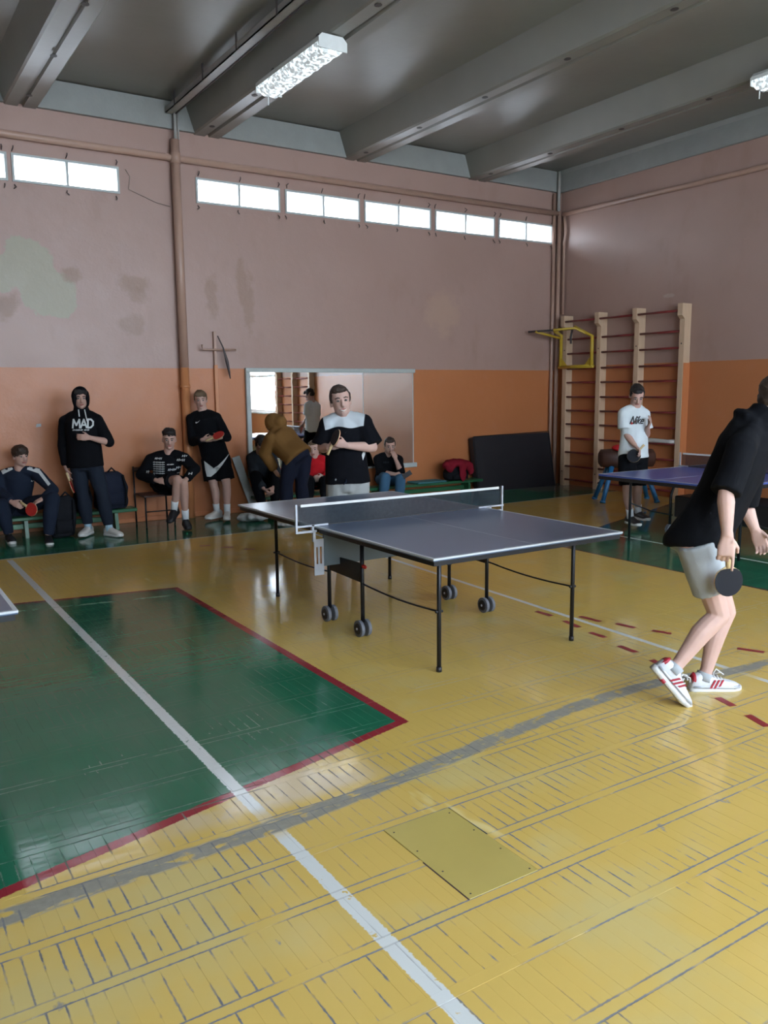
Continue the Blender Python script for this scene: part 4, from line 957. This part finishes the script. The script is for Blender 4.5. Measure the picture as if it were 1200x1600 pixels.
        if hood == 'up':
            E(c, -.030, 0, .028, .112, .098, .118); E(c, -.045, 0, -.06, .085, .085, .09); c.tube([neck, lerp(neck, hc, .45)-hf*.03*k], [.10*s, .088*s], 14)
            E(c, .035, .0, .105, .055, .062, .032)
            for sd in (-1, 1): E(c, .035, sd*.075, .0, .045, .024, .095)
        if hood == 'full': E(c, -.02, 0, .015, .120, .104, .122); E(c, -.08, 0, -.02, .10, .10, .09); c.tube([lerp(pel, neck, .85)+UP*.03, neck+UP*.02, lerp(neck, hc, .6)], [.13*s, .125*s, .115*s], 14)
        parts['top'] = put(remesh(c, .011, 4, .5, .6, top.get('amp', .009), 6, .6), top['name'], M[top['mat']], root)
    # --- footwear
    for sd, L in ((1, 'R'), (-1, 'L')):
        kn, ank = g['kn'+L], g['an'+L]
        if socks: m = MB(); limb(m, lerp(ank, kn, -.05), lerp(ank, kn, socks[1]), [(0, .042*s), (.5, .042*s), (1, .045*s)], n=14); m.build('sock', M[socks[0]], root, True)
        td = camvec((toeR if sd > 0 else toeL) or (0, 0, -1)); uu = shoe_up[0 if sd > 0 else 1]
        shoe(root, ank, td, camvec(uu) if uu else UP, s, M[shoes[0]], M[shoes[1]], M[laces] if laces else None, M[trim] if trim else None)
    g.update(root=root, body=body, tr=tr_, tf=tf, tup=tup, pel=pel, hf=hf, hu=hu, hr=hr, hc=hc); g.update(parts)
    return g

def paddle(label, centre, handle_dir, face_n, s=1.0, colors=('rubber_red', 'rubber_black')):
    h = handle_dir.normalized(); n_ = (face_n-h*face_n.dot(h)).normalized(); w = h.cross(n_); c = V(centre)
    root = thing('table_tennis_paddle', label, 'paddle', c, 'table tennis paddles')
    out = []
    for k in range(28):
        a = 2*math.pi*k/28; x, y = .076*math.sin(a), -.080*math.cos(a)
        if y > .05: x *= 1-.25*(y-.05)/.03
        out.append((x, y))
    m = MB(); m.prism([(x*s, y*s) for x, y in out], c-n_*.003*s, w, h, n_*.006*s); m.build('blade', M['ply'], root)
    for sg, col in ((1, colors[0]), (-1, colors[1])):
        m = MB(); m.prism([(x*s*.985, min(y, .066)*s*.985) for x, y in out], c+n_*(sg*.003*s if sg > 0 else -.0065*s), w, h, n_*.0035*s); m.build('rubber', M[col], root)
    m = MB(); m.loft([(c+h*.068*s, w*.013*s, n_*.008*s), (c+h*.085*s, w*.014*s, n_*.011*s), (c+h*.13*s, w*.0125*s, n_*.011*s), (c+h*.168*s, w*.016*s, n_*.012*s)], 12, sq=3); m.build('handle', M['ply'], root, True)
    return root

# seated youth at far left
p = person('seated youth in navy tracksuit on the left bench, red paddle in hands', 9.66,
  dict(head=(32, 713, -.10), neck=(31, 737, -.06), shR=(6, 743, -.05), shL=(57, 740, -.05), elR=(-3, 768, -.18), wrR=(19, 785, -.36), haR=(31, 790, -.40), elL=(84, 766, -.25), wrL=(68, 779, -.38), haL=(55, 785, -.42),
       hipR=(15, 794, 0), hipL=(33, 793, 0), knR=(2, 789, -.40), knL=(82, 779, -.38), anR=(14, 836, -.36), anL=(75, 838, -.42)),
  (.75, -.05, -.66), hair='hair_b', hair_style='bowl', top=dict(name='track_jacket', mat='c_navy', sleeve=1.92, hem=.05, sr=.018), legs=dict(kind='trousers', name='track_trousers', mat='c_navy'),
  toeR=(.55, 0, -.8), toeL=(.45, 0, -.9), handR=dict(curl=.6, pn=(.2, -.3, .6)), handL=dict(curl=.35, pn=(-.2, -.9, .2)))
m = poly_mb(SWOOSH, ath(52, 752, 9.5), rgt_h, UP, .055); decal('chest_mark', [p['top']], m, M['print'], p['root'], -fwd_h)
for (a, b, w_) in (((3, 739), (19, 731), .022), ((43, 731), (62, 737), .024), ((61, 737), (77, 756), .018)):
    A, B = ath(*a, 9.5), ath(*b, 9.5); t_ = (B-A).normalized(); q_ = t_.cross(fwd_h); m = MB(); m.add([A-q_*w_, B-q_*w_, B+q_*w_, A+q_*w_], [(0, 1, 2, 3)]); decal('shoulder_stripe', [p['top']], m, M['print'], p['root'], -fwd_h, .005)
paddle('red paddle in the hands of the far left seated youth', ath(49, 796, 9.22), camvec((-.8, .45, .3)), camvec((.15, -.1, -1)))

# standing youth with hood up
p = person('standing youth in black hooded sweatshirt, hood up, one arm across chest', 9.64,
  dict(head=(126, 623, 0), neck=(128, 647, .03), shR=(103, 659, .03), shL=(151, 657, .03), elR=(98, 696, .04), wrR=(104, 733, -.02), haR=(108, 746, -.04), elL=(170, 691, -.02), wrL=(140, 684, -.22), haL=(126, 683, -.24),
       hipR=(122, 723, 0), hipL=(145, 723, 0), knR=(129, 772, -.03), knL=(160, 772, -.06), anR=(138, 824, .0), anL=(171, 826, -.05)),
  (.42, -.02, -.9), hair='hair_d', hair_style='fringe', top=dict(name='hooded_sweatshirt', mat='c_blk', sleeve=(1.85, 1.05), hem=.05, sr=.020, off=.052), legs=dict(kind='trousers', name='jeans', mat='c_darkjean', len=.88),
  shoes=('shoe_w', 'sole_w'), socks=('c_bsock', .30), toeR=(-.12, 0, -1), toeL=(.85, 0, -.5), hood='up', handL=dict(curl=.35, pn=(0, -.1, 1)), handR=dict(curl=.3))
n_ = -fwd_h
decal('print', [p['top']], letters('MAD', ath(130, 669, 9.4), .095, .20, .08), M['print'], p['root'], n_, .010)
for px_ in (117, 125, 135): decal('print', [p['top']], scribble(ath(px_, 672.5, 9.4), .05, .022, 5), M['print'], p['root'], n_)
for a, b in (((122.5, 640), (124, 651)), ((132, 640), (136, 658))):
    m = MB(); A, B = ath(*a, 9.46), ath(*b, 9.44); m.tube([A, lerp(A, B, .5), B], .007, 6); m.build('drawcord', M['print'], p['root'], True)
paddle('paddle held low by the hooded youth', ath(112, 760, 9.56), camvec((-.30, .95, 0)), camvec((1, .2, .25)))

# youth on chair
p = person('curly-haired youth in printed black top sitting on the metal chair', 10.36,
  dict(head=(264.5, 687, -.16), neck=(264, 711, -.12), shR=(236, 719, -.12), shL=(288, 717, -.12), elR=(220, 742, -.16), wrR=(246, 751, -.34), haR=(256, 752, -.38), elL=(305, 733, -.22), wrL=(290, 750, -.40), haL=(279, 755, -.44),
       hipR=(249, 758, -.02), hipL=(266, 758, -.04), knR=(277, 749, -.46), knL=(287, 755, -.44), anR=(272, 796, -.36), anL=(290, 812, -.30)),
  (.25, -.12, -.95), skin='skin', hair='hair_d', hair_style='curly', top=dict(name='long_sleeved_top', mat='c_blk', sleeve=1.88, hem=.04, sr=.022), legs=dict(kind='shorts', name='shorts', mat='c_blk', len=.78),
  shoes=('shoe_k', 'shoe_k'), socks=('c_sock', .28), toeR=(-.15, -.35, -.9), toeL=(.4, -.1, -.9), handR=dict(curl=.7, pn=(.2, -.3, .6)), handL=dict(curl=.4, pn=(0, -.9, 0)))
for (px_, py_, w_, h_, k_) in [(247, 719, .075, .03, 5)]+[(x_, 725+3.6*i, .062, .02, 6) for i in range(6) for x_ in (243.5, 252.5)]+[(266, 728.5, .075, .018, 6), (268.5, 737, .09, .035, 6), (280, 734, .07, .035, 4), (282, 721.5, .085, .035, 5), (281, 743, .06, .015, 4), (288, 715, .05, .03, 3), (234, 740, .08, .03, 5), (297, 741, .035, .03, 2)]:
    decal('print', [p['top']], scribble(ath(px_, py_, 9.9), w_, h_, k_), M['print'], p['root'], n_)

# leaning youth
p = person('fair-haired youth in black top and swoosh shorts leaning beside the downpipe', 10.76,
  dict(head=(313.5, 625, .06), neck=(317, 646, .08), shR=(300, 655, .08), shL=(338, 653, .06), elR=(302, 690, .0), wrR=(317, 687, -.20), haR=(327, 686.5, -.23), elL=(355, 683, -.02), wrL=(344, 683.5, -.18), haL=(335, 685, -.23),
       hipR=(327, 716, .04), hipL=(346, 714, .03), knR=(334, 758, -.04), knL=(354, 757, -.05), anR=(339, 799, .0), anL=(355, 800, -.05)),
  (.22, -.12, -.95), skin='skin2', hair='hair_f', hair_style='fringe', top=dict(name='long_sleeved_top', mat='c_blk', sleeve=1.9, hem=.13, sr=.018, off=.03), legs=dict(kind='shorts', name='shorts', mat='c_blk', len=.82, flare=1.12, ex=1.08),
  shoes=('shoe_w', 'sole_w'), socks=('c_sock', .30), toeR=(-.55, 0, -.85), toeL=(.12, 0, -1), handR=dict(curl=.6, pn=(.1, .2, .9)), handL=dict(curl=.6, pn=(-.1, .3, .9)))
decal('chest_mark', [p['top']], poly_mb(SWOOSH, ath(309, 659.5, 10.6), (rgt_h+UP*.25).normalized(), UP, .065), M['print'], p['root'], n_)
A = ath(320, 728, 10.5)
big = [(a-319, 735-b) for a, b in ((319.5, 721), (320.5, 735), (323, 745), (329, 745.5), (338, 739), (348, 727), (361, 709), (350, 720), (341, 728), (334, 732), (327, 733), (322.5, 728))]
A = ath(319, 735, 10.6); decal('large_swoosh', [p['legs'], p['top']], poly_mb(big, A, rgt_h, UP, 10.6/CAM_F), M['print'], p['root'], n_, .006)
paddle('paddle held across the stomach of the leaning youth', ath(341, 680.5, 10.42), camvec((-.85, -.35, -.1)), camvec((.1, .9, -.5)))

# bending youth in mustard
p = person('youth in mustard hooded sweatshirt bending forward with his back to us', 9.75,
  dict(head=(428, 664, .12), neck=(434, 678, .10), shR=(445, 681, .22), shL=(424, 686, -.04), elR=(452, 712, .34), wrR=(450, 735, .46), haR=(446, 744, .48), elL=(413, 708, .0), wrL=(429, 734, .12), haL=(434, 742, .14),
       hipR=(474, 712, .06), hipL=(455, 714, -.06), knR=(471, 757, .04), knL=(447, 757, -.04), anR=(476, 800, .10), anL=(447, 806, -.02)),
  (-.75, -.6, .35), hair_style=None, top=dict(name='hooded_sweatshirt', mat='c_must', sleeve=1.93, hem=.03, sr=.026, off=.058, amp=.012), legs=dict(kind='trousers', name='trousers', mat='c_dnavy', ex=1.0),
  shoes=('shoe_k', 'sole_w'), toeR=(-.6, 0, .6), toeL=(-.6, 0, .6), hood='full', headup=(-.55, .75, .1))
# crouching person in dark grey on the bench
p = person('crouched youth in dark grey jacket on the bench, hidden behind the mustard sweatshirt', 11.25,
  dict(head=(408, 695, -.30), neck=(407, 709, -.18), shR=(394, 716, -.14), shL=(424, 716, -.16), elR=(396, 742, -.30), wrR=(412, 764, -.48), haR=(420, 771, -.50), elL=(432, 738, -.30), wrL=(428, 760, -.46), haL=(424, 770, -.50),
       hipR=(405, 752, .0), hipL=(424, 752, 0), knR=(399, 744, -.44), knL=(430, 748, -.42), anR=(410, 790, -.36), anL=(430, 791, -.36)),
  (.3, -.75, -.6), hair='hair_d', top=dict(name='jacket', mat='c_dgrey', sleeve=1.92, hem=.04, sr=.022), legs=dict(kind='trousers', name='trousers', mat='c_blk'), toeR=(0, 0, -1), toeL=(.1, 0, -1))
# seated person in red
p = person('seated youth in bright red sweatshirt behind the standing player', 11.72,
  dict(head=(490.5, 702, -.06), neck=(493, 717, -.04), shR=(477, 724, -.05), shL=(511, 723, -.04), elR=(474, 742, -.12), wrR=(488, 749, -.30), haR=(496, 749, -.34), elL=(517, 740, -.12), wrL=(507, 746, -.32), haL=(498, 747, -.36),
       hipR=(486, 753, 0), hipL=(503, 753, 0), knR=(482, 752, -.46), knL=(509, 752, -.46), anR=(482, 792, -.42), anL=(508, 792, -.44)),
  (-.1, -.05, -1), skin='skin2', hair='hair_f', top=dict(name='sweatshirt', mat='c_red', sleeve=1.9, hem=.04, sr=.022), legs=dict(kind='trousers', name='trousers', mat='c_blk'), toeR=(0, 0, -1), toeL=(.1, 0, -1))
# seated man, hand on face
p = person('seated man in black sweatshirt and jeans, chin on hand, on the right bench', 12.42,
  dict(head=(609, 697, -.22), neck=(607, 713, -.16), shR=(591, 718, -.15), shL=(622, 719, -.15), elR=(594, 738, -.20), wrR=(618, 741, -.40), haR=(627, 744, -.44), elL=(626, 737, -.36), wrL=(618, 717, -.40), haL=(615, 709, -.37),
       hipR=(597, 748, 0), hipL=(612, 748, 0), knR=(602, 746, -.44), knL=(626, 748, -.44), anR=(598, 784, -.38), anL=(623, 786, -.38)),
  (.15, -.2, -1), hair='hair_b', hair_style='short', top=dict(name='sweatshirt', mat='c_blk', sleeve=(1.45, 1.25), hem=.04, sr=.02), legs=dict(kind='trousers', name='jeans', mat='c_jeans'), toeR=(-.1, 0, -1), toeL=(.2, 0, -1), handL=dict(curl=.45, pn=(-.4, 0, .8)), handR=dict(curl=.7, pn=(0, .2, .8)))
decal('print', [p['top']], scribble(ath(603, 723, 12.1), .07, .03, 4), M['c_dgrey'], p['root'], n_)
m = MB(); m.obox(ath(636, 741.5, 11.93), camvec((.8, .5, 0))*.07, camvec((-.5, .8, 0))*.035, fwd_h*.005); ph = tag(m.build('phone', M['black']), 'dark phone held by the seated man in jeans', 'phone')

# standing player in black and white shirt
p = person('smiling player in black t-shirt with white shoulders at far table end', 7.75,
  dict(head=(532, 627, -.03), neck=(538, 655, .02), shR=(514, 666, .0), shL=(566, 663, .0), elR=(503, 700, -.02), wrR=(514, 699, -.22), haR=(524, 696, -.26), elL=(583, 699, -.06), wrL=(541, 696, -.27), haL=(526, 692, -.30),
       hipR=(530, 752, 0), hipL=(557, 752, 0), knR=(530, 822, -.02), knL=(557, 822, -.02), anR=(532, 878, .03), anL=(556, 878, .03)),
  (.20, .0, -.98), skin='skin2', hair='hair_b', hair_style='short', smile=True, bulk=1.18, hs=1.17, belly=.02, headup=(-.12, 1, 0), top=dict(name='tshirt', mat='c_blk', sleeve=.92, hem=.02, sr=.030, off=.028), legs=dict(kind='shorts', name='shorts', mat='c_ltgrey', len=.85),
  shoes=('shoe_w', 'sole_w'), toeR=(-.15, 0, -1), toeL=(.15, 0, -1), handR=dict(curl=.7, pn=(.1, .1, .9)), handL=dict(curl=.55, pn=(0, .1, .9)))
N = NT('yoke_tshirt')
def dotp(v, base):
    sv = N.n('VectorMath', operation='SUBTRACT'); N.t.links.new(N.pos(), sv.inputs[0]); sv.inputs[1].default_value = base
    dv = N.n('VectorMath', operation='DOT_PRODUCT'); N.t.links.new(sv.outputs[0], dv.inputs[0]); dv.inputs[1].default_value = v; return dv.outputs['Value']
ya, yu = dotp(p['tr'], p['neck']), dotp(p['tup'], p['neck']); ab = N.math('ABSOLUTE', ya)
edge = N.add(-.072, N.mul(N.math('SINE', N.mul(ya, 26.0)), .010))
yoke = N.mul(N.step(N.sub(yu, N.add(edge, N.mul(ab, -.05))), .006), N.step(N.sub(N.add(.190, N.mul(yu, .15)), ab), .006))
N.bump(N.noise(9, 4), .3, .012); p['top'].data.materials[0] = N.fin(N.mix(yoke, (.0045, .005, .0075), (.50, .55, .58)), .9, 0, .12)
decal('chest_mark', [p['top']], poly_mb(SWOOSH, ath(541, 676, 7.5), (rgt_h+UP*.4).normalized(), UP, .03), M['c_dgrey'], p['root'], n_)
decal('side_mark', [p['top']], poly_mb([(0, -.05), (.02, 0), (.03, .05), (.01, .05), (-.01, 0)], ath(567, 713, 7.5), rgt_h, UP, 1), M['print'], p['root'], n_)
paddle('black paddle with pale edge in the hand of the smiling player', ath(524, 684, 7.36), camvec((-.45, -.9, .1)), camvec((-.86, .3, -.42)), colors=('rubber_black', 'rubber_red'))
m = MB(); A, B = ath(541, 749, 7.60), ath(537, 757, 7.58); m.tube([A, lerp(A, B, .5)+rgt_h*.01, B], .006, 6); m.build('drawcord', M['c_navy'], p['root'], True)

# player in white t-shirt
p = person('player in white t-shirt and black shorts behind the blue table', 9.78,
  dict(head=(995, 618, -.05), neck=(992, 640, .0), shR=(976, 647, -.03), shL=(1005, 648, .03), elR=(978, 678, -.05), wrR=(993, 697, -.20), haR=(999, 704, -.25), elL=(1010, 680, .0), wrL=(1012, 668, -.16), haL=(1016, 660, -.20),
       hipR=(980, 712, -.02), hipL=(999, 712, .04), knR=(980, 764, -.10), knL=(996, 764, .0), anR=(985, 808, .0), anL=(997, 800, .22)),
  (-.05, -.55, -.85), skin='skin', hair='hair_d', hair_style='short', top=dict(name='tshirt', mat='c_white', sleeve=.72, hem=.02, sr=.026, off=.026), legs=dict(kind='shorts', name='shorts', mat='c_blk', len=.9),
  shoes=('shoe_k', 'sole_w'), socks=('c_sock', .30), toeR=(.25, 0, -.95), toeL=(.35, 0, -.9), handR=dict(curl=.65, pn=(-.8, -.1, .3)), handL=dict(curl=.5, pn=(-.7, 0, .3)))
decal('print', [p['top']], letters('Nike', ath(994.5, 663, 9.5), .085, .15, .35), M['print_k'], p['root'], n_, .008)
decal('print_swoosh', [p['top']], poly_mb(SWOOSH, ath(990.5, 660, 9.5), rgt_h, UP*1.6, .085), M['print_r'], p['root'], n_, .003)
paddle('dark paddle held down by the player in the white t-shirt', ath(990.5, 712, 9.55), camvec((.62, .72, -.1)), camvec((.5, .1, .85)))

# near player in black hoodie
p = person('near player in black hooded sweatshirt and grey shorts stepping to the right', 4.40,
  dict(head=(1214, 624, .0), neck=(1180, 668, .0), shR=(1160, 700, -.20), shL=(1182, 692, .20), elR=(1134, 770, -.28), wrR=(1136, 838, -.32), haR=(1134, 870, -.33), elL=(1164, 790, .26), wrL=(1180, 828, .22), haL=(1190, 852, .20),
       hipR=(1088, 848, -.09), hipL=(1094, 846, .10), knR=(1124, 962, -.10), knL=(1134, 956, .09), anR=(1052, 1046, -.18), anL=(1100, 1058, .03)),
  (.85, -.15, .5), skin='skin2', hair='hair_b', hair_style='short', vox=.005, s=1.0, top=dict(name='hooded_sweatshirt', mat='c_blk', sleeve=(1.0, 1.0), hem=.035, flat=True, sr=.016, off=.036, amp=.010), legs=dict(kind='shorts', name='shorts', mat='c_grey', len=.66, ex=1.02, waist=.10),
  shoes=('shoe_s', 'sole_w'), socks=('c_grey', .07), toeR=(.62, -.75, -.12), toeL=(.98, -.02, .05), shoe_up=((.75, .62, 0), None), hood='down', laces='sole_w', trim='shoe_r',
  handR=dict(curl=.80, thumb=.8, pn=(.25, .05, .95), point=.06, s=1.08), handL=dict(curl=.5))
paddle('black paddle hanging from the hand of the near player', ath(1138, 908, 4.115), camvec((-.06, 1, -.02)), camvec((.12, .05, -1)), colors=('rubber_black', 'rubber_red'))
